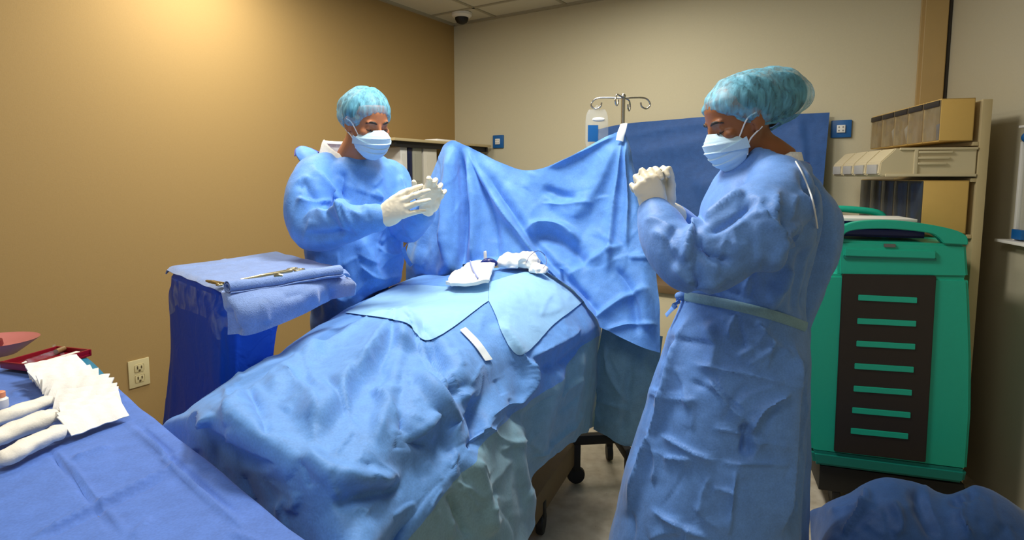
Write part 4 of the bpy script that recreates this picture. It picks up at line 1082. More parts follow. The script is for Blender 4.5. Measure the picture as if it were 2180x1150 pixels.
def ring(u0, u1, v0, v1, z, r, n=96, wob=0.0, ph=0.0):
    out = []
    uc, vc, a, b = (u0 + u1) / 2, (v0 + v1) / 2, (u1 - u0) / 2, (v1 - v0) / 2
    for k in range(n):
        th_ = 2 * PI * k / n; c_, s_ = math.cos(th_), math.sin(th_); e = 0.32
        x = a * math.copysign(abs(c_) ** e, c_); y = b * math.copysign(abs(s_) ** e, s_)
        f = 1 + wob * math.sin(9 * th_ + ph) + wob * 0.6 * math.sin(17 * th_ + 2 * ph)
        out.append(my(uc + x * f, vc + y * f, z))
    return out
RG = [(-hu + .10, hu - .10, -hv + .10, hv - .10, mz + .001, 0, 0), (-hu + .01, hu - .01, -hv + .01, hv - .01, mz + .001, 0, 0), (-hu - .004, hu + .002, -hv - .004, hv + .004, mz - .008, 0, 0), (-hu - .008, hu - .01, -hv - .008, hv + .008, mz - .045, .004, 0),
      (-hu - .012, hu - .22, -hv - .008, hv + .012, mz - .085, .008, .3), (-hu - .012, hu - .285, -hv - .010, hv + .016, mz - .20, .012, .6), (-hu - .016, hu - .29, -hv - .012, hv + .05, mz - .36, .018, 1.0), (-hu - .03, hu - .29, -hv - .014, hv + .10, mz - .55, .022, 1.3), (-hu - .05, hu - .28, -hv - .018, hv + .17, mz - .78, .028, 1.6)]
G = np.array([ring(*q[:5], 0, 96, q[5], q[6]) for q in RG])
G = np.stack([smooth_pts(G[:, j], 6) for j in range(96)], 1)
r_, c_ = G.shape[:2]; V = G.reshape(-1, 3); Fc = grid_faces(r_, c_, True)
ce_ = len(V); V = np.concatenate((V, G[:1].mean(1))); Fc += [(j, ce_, ce_, (j + 1) % c_)[:2] + ((j + 1) % c_,) for j in range(c_)]
V = folds(V, Fc, [([(370, 650), (380, 740), (360, 850)], 12, 16, 0.014), ([(440, 690), (425, 800), (415, 900)], 12, 18, 0.012), ([(520, 730), (510, 820), (470, 880)], 12, 16, 0.012), ([(345, 640), (420, 690), (540, 760)], 9, 18, 0.012), ([(575, 700), (560, 770)], 8, 10, 0.012)])
topm = np.zeros(len(V)); topm[:c_ * 14] = 1; topm[-1] = 1
V = crumple(V, [f for f in Fc if len(f) == 4], 0.03, 0.006, 0.13, 50, stiff=0.35, lo=-0.006, hi=0.02, seed=51, pin=topm); V = facets(V, [f for f in Fc if len(f) == 4], 0.008, 0.16, 52, (1, 1, 1.8), wgt=1 - topm)
V = keep_off(V, drape_bvh, 0.010, 0.12)
mk('cover', (V, Fc), M['mayo'], t, sharp=180)
# clear film round the tray edge
fp_ = []
for q, dz in ((ring(-hu - .014, hu + .01, -hv - .016, hv + .014, mz - .012, 0, 96, .002), 0), (ring(-hu - .020, hu + .012, -hv - .022, hv + .018, mz - .06, 0, 96, .010, 1), 0), (ring(-hu - .020, hu + .012, -hv - .022, hv + .018, mz - .115, 0, 96, .016, 2), 0)):
    fp_.append(q)
G = np.array(fp_); G = np.stack([smooth_pts(G[:, j], 5) for j in range(96)], 1)[:, 40:66]
r_, c_ = G.shape[:2]
for i in range(r_):
    for j in range(c_): G[i, j, 2] -= (i / r_) * 0.03 * math.sin(j * 0.5)
mk('clear_film', (G.reshape(-1, 3), grid_faces(r_, c_)), M['crinkle'], t, sharp=180)
# towel over the tray
nu_, nv_ = 46, 60; tv = []
for i in range(nv_):
    for j in range(nu_):
        u = -1 + 2 * j / (nu_ - 1); v = -1 + 2 * i / (nv_ - 1)
        x = u * (hu + 0.004); y = v * (hv + 0.006); z = mz + 0.013
        ex = max(0, abs(x) - (hu - 0.010)); ey = max(0, abs(y) - (hv - 0.010)); z -= 0.9 * ey + ex * 0.9
        tv.append(my(x, y, z + 0.0015 * math.sin(y * 40 + 3 * u)))
tv = np.array(tv); Fc = grid_faces(nv_, nu_)
tv = folds(tv, Fc, [([(365, 571), (470, 563), (580, 545)], 3, 3, 0.006, 1), ([(472, 550), (490, 561), (500, 563)], 3, 3, 0.006, 1), ([(520, 568), (552, 583)], 3, 3, 0.005, 1), ([(400, 590), (430, 598)], 4, 4, 0.005)], facing=False)
t2 = thing('tray_towel', 'blue towel spread over the top of the instrument stand', 'towel', my(0, 0, mz + 0.004))
mk('cloth', thicken(tv, Fc, 0.004), M['towel'], t2, sharp=70)
# rolled towel along the near edge
p0 = Z(484, 612, mz + 0.038); p1 = Z(724, 576, mz + 0.038)
rl = smooth_pts([p0, p0 * 0.65 + p1 * 0.35 + (0, 0, -0.003), p0 * 0.3 + p1 * 0.7 + (0, 0, 0.001), p1], 8)
dirr = nrm(p1 - p0); sd = np.cross(dirr, (0, 0, 1))
# spiral section
sec = []
for k in range(44):
    a = -1.2 + k / 43 * 4.2 * PI; r_ = 0.006 + 0.0125 * k / 43; sec.append((math.cos(a) * r_, math.sin(a) * r_))
sec = np.array(sec); GR = []
for i, p in enumerate(rl):
    s = 1 + 0.06 * math.sin(i * 0.9); GR.append([p + sd * x * s * 1.15 + np.array((0, 0, 1)) * y * s for x, y in sec])
GR = np.array(GR); V = GR.reshape(-1, 3); Fc = grid_faces(*GR.shape[:2])
tag(mk('rolled_towel', thicken(V, Fc, 0.002), M['towel'], loc=p0, sharp=70), 'rolled blue towel lying along the near edge of the instrument stand', 'towel')
# hanging towel below the roll
hr = []
for yv_, top_, bot_ in ((0, (474, 628), (486, 712)), (1, (492, 631), (530, 712)), (2, (560, 622), (585, 694)), (3, (640, 607), (645, 668)), (4, (720, 590), (700, 640)), (5, (752, 598), (756, 628))):
    a = Z(*top_, mz + 0.016); b = P(*bot_, a[1] - 0.010)
    m_ = (a + b) / 2 + (0.012, -0.022, 0.012); hr.append([a + (-0.02, 0.03, 0.002), a, m_, b])
hr = np.array(hr).transpose(1, 0, 2)
G = spline_net(hr, 10, 14); r_, c_ = G.shape[:2]; V = G.reshape(-1, 3); Fc = grid_faces(r_, c_)
V = folds(V, Fc, [([(490, 650), (500, 690), (520, 710)], 6, 16, -0.012), ([(665, 612), (672, 650)], 6, 10, 0.010), ([(560, 640), (566, 690)], 8, 8, 0.006), ([(600, 635), (650, 625)], 8, 8, -0.006), ([(700, 600), (705, 640)], 6, 6, -0.008)], facing=False)
V = crumple(V, Fc, 0.02, 0.004, 0.08, 40, seed=61)
tag(mk('hanging_towel', thicken(V, Fc, 0.004), M['towel'], loc=V[0], sharp=70), 'blue towel hanging over the near edge of the instrument stand', 'towel')
# instruments
def clamp(a, b, name, label, mat, L_open=0.012, rr=0.010):
    """ringed clamp from the jaw tip a to the ring end b"""
    a, b = np.array(a), np.array(b); d = nrm(b - a); s = nrm(np.cross(d, (0, 0, 1))); L = np.linalg.norm(b - a); up = np.array((0, 0, 1.))
    t = thing(name, label, 'surgical clamp', a)
    for sg in (-1, 1):
        h = mk('shank', tube([a + s * 0.0012 * sg, a + d * L * 0.3 + s * 0.003 * sg, a + d * L * 0.38 - s * 0.002 * sg, a + d * L * 0.62 - s * L_open * 0.7 * sg, b - d * rr * 1.8 - s * L_open * sg], (0.003, 0.0045, 0.0055, 0.0042, 0.004), 8, 5), mat, t)
        c = b - s * (L_open + 0.006) * sg; rg = [c + d * math.cos(q) * rr * 1.3 + s * math.sin(q) * rr for q in np.linspace(0, 2 * PI, 17)]
        mk('finger_ring', tube(rg, 0.0034, 8, 2), mat, h)
    mk('pivot', ellipsoid(a + d * L * 0.36 + up * 0.003, (0.0035, 0.0035, 0.002), nu=10, nv=6), mat, t)
zi = mz + 0.021
clamp(Z(512, 596, zi), Z(630, 574, zi + .004), 'surgical_clamp', 'long ringed clamp in the middle of the instrument stand towel', M['brass'], 0.011, 0.0125)
clamp(Z(440, 598, zi), Z(476, 605, zi), 'surgical_clamp', 'short clamp with its handles tucked into the open end of the rolled towel', M['brass'], 0.006, 0.006)
pa, pb_ = Z(656, 578, zi + .004), Z(706, 569, zi + .004)
t = thing('scalpel_handle', 'slim steel scalpel handle at the right end of the rolled towel', 'scalpel', pa)
mk('handle', tube([pa, (pa + pb_) / 2, pb_], (0.003, 0.0045, 0.004), 8, 4), M['steel'], t)
mk('blade', box(pa - nrm(pb_ - pa) * 0.010, (0.022, 0.006, 0.0012), math.atan2((pb_ - pa)[1], (pb_ - pa)[0]), 0.0004), M['steel'], t)
pa, pb_ = Z(583, 588, mz + .062), Z(602, 587, mz + .062)
tag(mk('towel_clip', tube([pa, (pa + pb_) / 2 + (0, 0, .002), pb_], (0.003, 0.005, 0.003), 8, 4), M['brass'], loc=pa), 'small brass-coloured clip lying on top of the rolled towel', 'clip')

# ------------------------------------------------------------------ back table in the left foreground
tz = 0.86
TA = Z(150, 750, tz)[:2]; TE = nrm((0.749, -0.662)); TB = TA + TE * 1.62; TD_ = nrm((-TE[1] * -1, -TE[0])); TD_ = np.array((TE[1], -TE[0]))
def tb(s, w, z=tz): return v3(TA + TE * s + TD_ * w, z)             # s along the near edge, w away from it into the table
tr_ = math.atan2(TE[1], TE[0])
t = thing('back_table', 'instrument table under a royal blue cover in the left foreground', 'table', tb(0.8, 0.4, 0))
mk('table_top', box(tb(0.81, 0.40, tz - 0.02), (1.60, 0.78, 0.024), tr_, 0.004), M['steel'], t)
for s in (0.06, 1.56):
    for w in (0.06, 0.74):
        mk('leg', tube([tb(s, w, 0.0), tb(s, w, tz - 0.03)], 0.014, 12, 0), M['steel'], t)
# cover: over the top and down the long side and the far end
SS = np.concatenate(([-0.085, -0.075, -0.06, -0.035, -0.012], np.linspace(0.005, 1.62, 300)))
WW = np.concatenate(([-0.018, -0.017, -0.016, -0.015, -0.0135, -0.0115, -0.009, -0.006, -0.002], np.linspace(0.004, 0.80, 140)))
def drop(x, e=0.012):
    if x >= 0.004: return 0.0
    q = (0.004 - x); return q
dropW = {0: .46, 1: .36, 2: .26, 3: .17, 4: .10, 5: .055, 6: .026, 7: .010, 8: .002}
dropS = {0: .36, 1: .24, 2: .13, 3: .045, 4: .008}
V = []
for i, s in enumerate(SS):
    for j, w in enumerate(WW):
        z = tz + 0.004 - max(dropW.get(j, 0), dropS.get(i, 0))
        V.append(tb(s, w, z))
V = np.array(V); Fc = [tuple(reversed(f)) for f in grid_faces(len(SS), len(WW))]
CR = [([(258, 893), (340, 961), (367, 997), (504, 1112), (540, 1150)], 5, 5, 0.013, 1), ([(272, 888), (352, 956), (380, 992), (520, 1108)], 4.5, 4.5, -0.012, 1), ([(90, 945), (175, 1040), (263, 1150)], 5, 5, -0.012, 1), ([(104, 945), (190, 1040), (278, 1150)], 6, 10, 0.008, 1),
      ([(55, 1150), (208, 1073), (367, 997), (400, 985)], 5, 5, 0.012, 1), ([(70, 1153), (215, 1082), (370, 1008)], 5, 5, -0.009, 1), ([(60, 840), (130, 900)], 6, 6, -0.006), ([(150, 980), (240, 950)], 6, 8, 0.010, 1), ([(480, 1130), (640, 1190)], 6, 6, 0.006), ([(320, 1100), (280, 1145)], 8, 8, 0.005), ([(100, 925), (60, 960)], 6, 6, 0.006), ([(20, 840), (60, 830)], 6, 6, 0.006)]
V = crumple(V, Fc, 0.008, 0.0022, 0.16, 30, stiff=0.3, lo=-0.002, hi=0.012, seed=71); V = folds(V, Fc, CR, facing=False); V = facets(V, Fc, 0.0035, 0.2, 72)
mk('cover', (V, Fc), M['royal'], t, sharp=180)
# teal liner edge peeping out at the far corner
ts = [tb(s, -0.006 - 0.006 * math.sin(s * 9), tz + 0.010) for s in np.linspace(0.0, 0.48, 14)]
Vt = np.array([p + v3(TD_ * a, b) for p in ts for a, b in ((0.045, 0.002), (0.02, 0.003), (0.0, 0.0), (-0.008, -0.02), (-0.016, -0.07), (-0.022, -0.13))])
mk('liner_edge', (Vt, [tuple(reversed(f)) for f in grid_faces(14, 6)]), M['teal_plastic'], t, sharp=180)

top_z = tz + 0.012
# stack of folded gauze sponges, overlapping like shingles
LF = smooth_pts([(62, 808), (82, 830), (100, 850), (128, 895), (146, 928)], 8); RT = smooth_pts([(174, 784), (196, 800), (228, 838), (258, 868), (268, 884)], 8)
NS = 14
for k in range(NS):
    f = k / (NS - 1); a = LF[int(round(f * (len(LF) - 1)))]; b = RT[int(round(f * (len(RT) - 1)))]
    zk = top_z + 0.004
    A = Z(a[0], a[1], zk); B = Z(b[0], b[1], zk); d = nrm(B - A); n_ = np.cross((0, 0, 1), d); L = np.linalg.norm(B - A)
    q = []
    for i in range(24):
        u = i / 23
        for j in range(9):
            v = j / 8
            zz_ = -0.013 * (1 - v) ** 2 + 0.0035 * math.sin(v * PI) + 0.0015 * math.sin(u * 17 + k)
            q.append(A + d * L * u + n_ * (v * 0.050 - 0.010 + 0.002 * math.sin(u * 9 + k * 1.7)) + np.array((0, 0, 0.030 * v + 0.004 * math.sin(v * PI) + 0.0008 * math.sin(u * 23 + 2 * k))))
    q = np.array(q)
    pos = 'nearest the camera' if k == NS - 1 else ('at the far end by the red tray' if k == 0 else None)
    lab = 'folded white gauze sponge in the shingled row on the blue table'
    if pos: lab = 'folded white gauze sponge of the shingled row, %s' % pos
    tag(mk('folded_sponge', thicken(q, grid_faces(24, 9), 0.003), M['white_cloth'], loc=A, sharp=75), lab, 'gauze', 'folded gauze sponges in a row')
# three soft rolls
def roll(pts, r, nm, lab, zoff=0.0, seed=0):
    pp = [Z(x, y, top_z + r_ * 0.8 + zoff) for (x, y), r_ in zip(pts, r)]
    p = smooth_pts(pp, 6); rr = np.interp(np.linspace(0, 1, len(p)), np.linspace(0, 1, len(r)), r); rr[0] *= 0.45; rr[1] *= 0.8; rr[-1] *= 0.35; rr[-2] *= 0.75
    Vr, Fr = loft(p, rr * 1.1, rr * 0.8, side=np.cross(p[-1] - p[0], (0, 0, 1)), n=28)
    Vr = Vr + vnormals(Vr, [f for f in Fr if len(f) == 4]) * (0.004 * vnoise(Vr * 28, seed) + 0.0025 * vnoise(Vr * 70, seed + 2))[:, None]
    tag(mk(nm, (Vr, Fr), M['gauze_roll'], loc=pp[0], sharp=70), lab, 'gauze roll', 'gauze rolls')
roll([(-30, 905), (20, 885), (70, 866), (112, 852)], [0.016, 0.018, 0.017, 0.015], 'gauze_roll', 'cream gauze roll farthest from the camera on the blue table', 0, 1)
roll([(-40, 948), (20, 920), (80, 897), (128, 880)], [0.020, 0.022, 0.022, 0.018], 'gauze_roll', 'middle one of the three cream gauze rolls', 0, 2)
roll([(-10, 985), (30, 965), (85, 938), (138, 914)], [0.016, 0.021, 0.021, 0.017], 'gauze_roll', 'cream gauze roll nearest the camera with a pinched end', 0, 3)
# red tray with syringe
tq = [Z(x, y, top_z + 0.012) for x, y in ((0, 777), (120, 743), (137, 768), (14, 806))]
td = nrm(tq[1] - tq[0]); tn = tq[3] - tq[0]; tn = tn - td * tn.dot(td); tw = np.linalg.norm(tn); tn = nrm(tn); tl = np.linalg.norm(tq[1] - tq[0])
def tr3(u, v, z): return tq[0] + td * u * tl + tn * v * tw + np.array((0, 0, z))
Rt = np.stack((td, tn, np.cross(td, tn)), 1)
t = thing('red_tray', 'dark red shallow tray holding a syringe on the blue table', 'tray', tr3(.5, .5, -0.012))
mk('base', box(tr3(.5, .5, -0.007), (tl, tw, 0.006), R=Rt, bev=0.002), M['maroon'], t)
for u0, v0, su, sv in ((.5, .04, tl, .006), (.5, .96, tl, .006), (.015, .5, .006, tw), (.985, .5, .006, tw)):
    mk('rim', box(tr3(u0, v0, 0.0), (su, sv, 0.02), R=Rt, bev=0.002), M['maroon'], t)
t = thing('syringe', 'clear syringe with amber plunger lying in the red tray', 'syringe', tr3(.3, .4, 0.004))
mk('barrel', tube([tr3(.16, .45, 0.005), tr3(.78, .35, 0.005)], 0.0075, 14, 0), M['crinkle'], t)
mk('plunger', tube([tr3(.76, .35, 0.006), tr3(.95, .30, 0.007)], 0.0078, 14, 0), M['amber'], t)
mk('tip', tube([tr3(.08, .46, 0.005), tr3(.16, .45, 0.005)], (0.002, 0.004), 10, 0), M['white_plastic'], t)
tag(mk('ruler_strip', box(tr3(.5, .73, 0.002), (tl * 0.86, 0.016, 0.004), R=Rt, bev=0.001), M['paper'], loc=tr3(.5, .73, 0)), 'white ruler strip lying in the red tray beside the syringe', 'ruler')
fq = np.array([Z(x, y, top_z + 0.006) for x, y in strip_px([(112, 737), (122, 738), (152, 772)], [(112, 742), (128, 756), (138, 778)], 12, 5)])
tag(mk('clear_pouch', thicken(fq, grid_faces(5, 12), 0.003), M['crinkle'], loc=fq[0]), 'clear peel pouch lying at the end of the red tray', 'pouch')
# pink dish
pcn = Z(18, 742, top_z + 0.03); pcn = Z(-22, 756, top_z)
t = thing('pink_dish', 'pink oval plastic dish at the far end of the blue table', 'dish', pcn)
pf = [(0.0001, 0.006), (0.06, 0.006), (0.085, 0.022), (0.118, 0.040), (0.124, 0.044), (0.120, 0.040), (0.088, 0.016), (0.066, 0.0), (0.0001, 0.0)]
Vp, Fp = lathe(pf[::-1], (0, 0, 0), 40); Vp = Vp * (1.0, 0.8, 1.0)
Vp = Vp @ np.array(((math.cos(.4), -math.sin(.4), 0), (math.sin(.4), math.cos(.4), 0), (0, 0, 1))).T + pcn
mk('bowl', (Vp, Fp), M['pink'], t)
Vp, Fp = lathe([(0.0001, 0.0), (0.035, 0.0), (0.045, 0.02), (0.043, 0.034), (0.034, 0.036), (0.032, 0.02), (0.0001, 0.016)], pcn + (-0.01, -0.005, 0.009), 28)
tag(mk('wine_cup', (Vp, Fp), M['wine'], loc=pcn), 'dark wine red cup standing in the pink dish', 'cup')
# little bottle
bq = Z(2, 868, top_z)
t = thing('small_bottle', 'small white bottle with salmon cap at the left edge of the table', 'bottle', bq)
mk('body', lathe([(0.0001, 0.0), (0.014, 0.0), (0.015, 0.004), (0.015, 0.020), (0.010, 0.025), (0.0001, 0.025)], bq, 20), M['white_plastic'], t)
mk('cap', lathe([(0.0001, 0.0), (0.0105, 0.0), (0.0105, 0.012), (0.008, 0.014), (0.0001, 0.014)], bq + (0, 0, 0.0252), 20), M['orange'], t)

# ------------------------------------------------------------------ blue cloth heap on the floor, right foreground
HR = [[P(1722, 1098, 2.22), P(1760, 1078, 2.14), P(1805, 1062, 2.10), P(1850, 1045, 2.08), P(1905, 1042, 2.06), P(1965, 1046, 2.04), P(2020, 1058, 2.0), P(2080, 1050, 1.98), P(2150, 1075, 1.95), P(2230, 1115, 1.90)],
      [P(1724, 1094, 2.14), P(1765, 1075, 2.02), P(1810, 1055, 1.98), P(1850, 1027, 1.97), P(1905, 1019, 1.96), P(1965, 1030, 1.94), P(2015, 1050, 1.91), P(2072, 1032, 1.90), P(2140, 1062, 1.87), P(2220, 1110, 1.84)],
      [P(1725, 1135, 2.08), P(1768, 1110, 1.92), P(1812, 1090, 1.88), P(1855, 1068, 1.86), P(1910, 1060, 1.84), P(1970, 1072, 1.82), P(2018, 1085, 1.80), P(2076, 1072, 1.79), P(2140, 1098, 1.77), P(2220, 1150, 1.74)],
      [P(1724, 1190, 2.02), P(1760, 1175, 1.82), P(1810, 1160, 1.78), P(1860, 1140, 1.76), P(1915, 1130, 1.74), P(1975, 1140, 1.73), P(2020, 1150, 1.72), P(2080, 1140, 1.71), P(2140, 1165, 1.69), P(2220, 1210, 1.66)],
      [P(1722, 1270, 1.96), P(1750, 1262, 1.73), P(1805, 1255, 1.70), P(1860, 1250, 1.68), P(1915, 1248, 1.66), P(1975, 1255, 1.65), P(2020, 1265, 1.64), P(2080, 1265, 1.63), P(2140, 1285, 1.61), P(2220, 1320, 1.58)]]
G = spline_net(HR, 14, 10); r_, c_ = G.shape[:2]; V = G.reshape(-1, 3); Fc = grid_faces(r_, c_)
V = folds(V, Fc, [([(1850, 1030), (1845, 1080), (1790, 1150)], 8, 16, 0.03, 1), ([(1950, 1030), (1970, 1090), (2000, 1150)], 10, 16, -0.03), ([(2020, 1055), (2045, 1065), (2075, 1040)], 8, 10, -0.02), ([(2060, 1040), (2050, 1100), (2080, 1150)], 8, 18, 0.02, 1), ([(1760, 1090), (1830, 1080), (1870, 1070)], 6, 12, 0.016, 1), ([(1900, 1060), (1920, 1120), (1900, 1150)], 9, 12, 0.018)], facing=False)
V = crumple(V, Fc, 0.05, 0.012, 0.12, 60, stiff=0.35, lo=-0.02, hi=0.04, seed=81); V = folds(V, Fc, rand_strokes(20, 1740, 2180, 1040, 1150, 13, (20, 160)), facing=False); V = facets(V, Fc, 0.010, 0.16, 82)
V[:, 2] = np.maximum(V[:, 2], 0.006)
tag(mk('cloth_heap', (V, Fc), M['drape_dark'], loc=V[0], sharp=180), 'heap of crumpled blue cloth on the floor before the green cart', 'cloth heap')
# ------------------------------------------------------------------ people
UP = np.array((0, 0, 1.0))
def frame(f, pitch=0.0, roll=0.0):
    """axes right, forward, up of a head or hand looking along f (plan), pitched down"""
    f = nrm(np.append(np.asarray(f, float)[:2], 0)); r = np.cross(f, UP)
    ff = f * math.cos(pitch) - UP * math.sin(pitch); uu = UP * math.cos(pitch) + f * math.sin(pitch)
    r2 = r * math.cos(roll) + uu * math.sin(roll); u2 = uu * math.cos(roll) - r * math.sin(roll)
    return np.stack((r2, ff, u2), 1)               # columns
def lift(VF, R, c, s=1.0):
    V, Fc = VF; return np.asarray(V) * s @ R.T + np.asarray(c), Fc
def creases(V, Fc, amp, wl, seed, stretch=(1, 1, 1), N=None):
    N = vnormals(V, [f for f in Fc if len(f) >= 3]) if N is None else N
    w = np.stack([vnoise(V / (wl * 2.2) + k * 9.1, seed + 50 + k) for k in range(3)], 1) * wl * 0.5
    q = (V + w) / (wl * np.array(stretch)); n = vnoise(q, seed); n2 = vnoise(q * 1.9 + 3.3, seed + 7)
    return V + N * (amp * ((1 - 2.6 * np.abs(n)) + 0.5 * (1 - 2.6 * np.abs(n2))))[:, None]
def head_parts(neck_to, R, c, s, nr=0.056):
    """closed pieces that the voxel union turns into one head and neck"""
    E = lambda p, r: ellipsoid(p, r)
    z = [0.075, 0.05, 0.02, -0.01, -0.04, -0.065, -0.085, -0.103, -0.112]; y = [0.004, 0.010, 0.015, 0.018, 0.024, 0.031, 0.038, 0.047, 0.053]
    a = [0.062, 0.069, 0.070, 0.0685, 0.063, 0.056, 0.047, 0.034, 0.018]; b = [0.074, 0.080, 0.078, 0.075, 0.068, 0.060, 0.051, 0.039, 0.022]
    P_ = [E((0, -0.014, 0.036), (0.075, 0.096, 0.086)), loft([(0, yy, zz) for yy, zz in zip(y, z)], a, b, side=(1, 0, 0), n=32),
          E((0, 0.078, 0.030), (0.050, 0.014, 0.013)), loft([(0, 0.084, 0.026), (0, 0.094, 0.008), (0, 0.104, -0.012), (0, 0.109, -0.028)], (0.009, 0.0075, 0.010, 0.012), side=(1, 0, 0), n=14),
          E((0, 0.108, -0.030), (0.0125, 0.012, 0.011)), E((0.012, 0.099, -0.034), (0.009, 0.010, 0.008)), E((-0.012, 0.099, -0.034), (0.009, 0.010, 0.008)),
          E((0, 0.093, -0.058), (0.023, 0.010, 0.0075)), E((0, 0.092, -0.070), (0.021, 0.011, 0.008)), E((0, 0.084, -0.096), (0.022, 0.016, 0.015)),
          E((0.043, 0.064, -0.012), (0.021, 0.02, 0.019)), E((-0.043, 0.064, -0.012), (0.021, 0.02, 0.019))]
    for sg in (-1, 1):
        P_.append(E((sg * 0.0325, 0.0745, 0.0090), (0.0155, 0.0135, 0.0125)))                       # closed upper lid over the ball
        P_ += [ellipsoid((sg * 0.076, -0.010, 0.0), (0.0075, 0.019, 0.031)), ellipsoid((sg * 0.079, -0.014, 0.012), (0.008, 0.013, 0.014)), ellipsoid((sg * 0.074, 0.0, -0.024), (0.008, 0.008, 0.010))]
    J = join(*P_); J = lift(J, R, c, s)
    n0 = c + R @ np.array((0, -0.012, 0.0)); n1 = c + R @ np.array((0, -0.022, -0.075)); nb = np.asarray(neck_to)
    return join(J, loft(smooth_pts([n0, n1, n1 * 0.45 + nb * 0.55, nb], 4), np.linspace(nr, nr * 1.16, 13), side=R[:, 0], n=24))
def sculpt_face(V, R, c, s):
    L = (V - c) @ R / s
    for sg in (-1, 1):
        for p, r, d in (((sg * 0.031, 0.094, 0.012), 0.013, (0, -0.004, 0)), ((sg * 0.020, 0.094, 0.004), 0.008, (0, -0.005, 0)), ((sg * 0.034, 0.090, -0.008), 0.008, (0, -0.0035, 0.001)), ((sg * 0.078, 0.004, 0.004), 0.010, (-sg * 0.004, 0, 0))):
            w = np.exp(-((L - p) ** 2).sum(1) / r ** 2); L = L + w[:, None] * np.array(d)
    return L * s @ R.T + c
def limb(pts, r, side=(1, 0, 0), m=5, n=18):
    p = smooth_pts(pts, m); rr = np.interp(np.linspace(0, 1, len(p)), np.linspace(0, 1, len(r)), r)
    return join(loft(p, rr, side=side, n=n), ellipsoid(p[0], (rr[0],) * 3, nu=16, nv=10), ellipsoid(p[-1], (rr[-1],) * 3, nu=16, nv=10))
def cap_mesh(R, c, s, rx, ryf, ryb, rz, cen, rim_front, rim_side, rim_back, pleats=30, seed=0, droop=0.0, nt=34, na=120, puff=0.10):
    cen = np.array(cen); V = []
    for i in range(nt + 1):
        t = i / nt
        for j in range(na):
            th = 2 * PI * j / na; dx, dy = math.sin(th), math.cos(th)
            zr = rim_front if dy > 0 else rim_back
            zr = rim_side + (zr - rim_side) * abs(dy) ** 1.5
            pr = math.acos(np.clip((zr - cen[2]) / (rz * 1.0), -0.98, 0.98))
            ph = pr * (1 - t)
            ry = ryf if dy > 0 else ryb
            k = math.sin(ph); k = k if dy > 0 or ryb < 0.15 else k ** 0.72; x = rx * k * dx; y = ry * k * dy; z = rz * math.cos(ph)
            g = 1 - 0.10 * math.exp(-(t / 0.05) ** 2) + puff * math.exp(-((t - 0.28) / 0.20) ** 2) * (0.4 + 0.6 * (1 - dy) / 2)
            g *= 1 + (0.016 * math.sin(pleats * th + 1.5 * math.sin(3 * th + seed)) + 0.008 * math.sin(pleats * 1.7 * th + seed)) * math.exp(-((t - 0.10) / 0.16) ** 2)
            V.append((x * g, y * g - 0.0, z * (g if z > 0 else 1) - droop * max(0, -dy) * k * k))
    V = np.array(V) + cen
    Fc = grid_faces(nt, na, True); base = (nt - 1) * na; top = len(V); V = np.concatenate((V[:nt * na], [cen + (0, 0, rz)])); top = nt * na
    Fc += [(base + j, base + (j + 1) % na, top) for j in range(na)]
    V = creases(V, [f for f in Fc], 0.0035, 0.05, seed + 3, (1.6, 0.8, 1.6))
    return lift((V, Fc), R, c, s), lift((V[:na], []), R, c, s)[0]
def mask_mesh(R, c, s):
    rows = [(0.006, 0.030, 0.104, 0.050), (-0.006, 0.056, 0.111, 0.040), (-0.022, 0.070, 0.121, 0.026), (-0.040, 0.074, 0.124, 0.020), (-0.058, 0.074, 0.121, 0.020), (-0.076, 0.072, 0.114, 0.024), (-0.094, 0.066, 0.105, 0.030), (-0.110, 0.056, 0.094, 0.040), (-0.120, 0.044, 0.082, 0.046)]
    zs = np.array([r[0] for r in rows]); Z_ = np.linspace(zs[0], zs[-1], 46); f = lambda k: np.interp(-Z_, -zs, np.array([r[k] for r in rows]))
    A, B, S = f(1), f(2), f(3); V = []
    for i, z in enumerate(Z_):
        saw = ((z + 0.02) / 0.022) % 1.0; pl = 0.0055 * saw if -0.10 < z < -0.012 else 0
        for j in range(41):
            u = -1 + 2 * j / 40; e = abs(u)
            x = A[i] * math.sin(u * 1.45); y = S[i] + (B[i] - S[i]) * math.cos(u * 1.45) ** 0.85
            zz = z - 0.016 * e ** 2 * (1 if z > -0.05 else -1.2)
            V.append((x * 1.03, y + pl * (1 - e ** 3), zz))
    return lift(thicken(np.array(V), grid_faces(46, 41), 0.0025), R, c, s), [R @ (np.array(q) * s) + c for q in ((V[6 * 41]), (V[38 * 41]), (V[6 * 41 + 40]), (V[38 * 41 + 40]))]
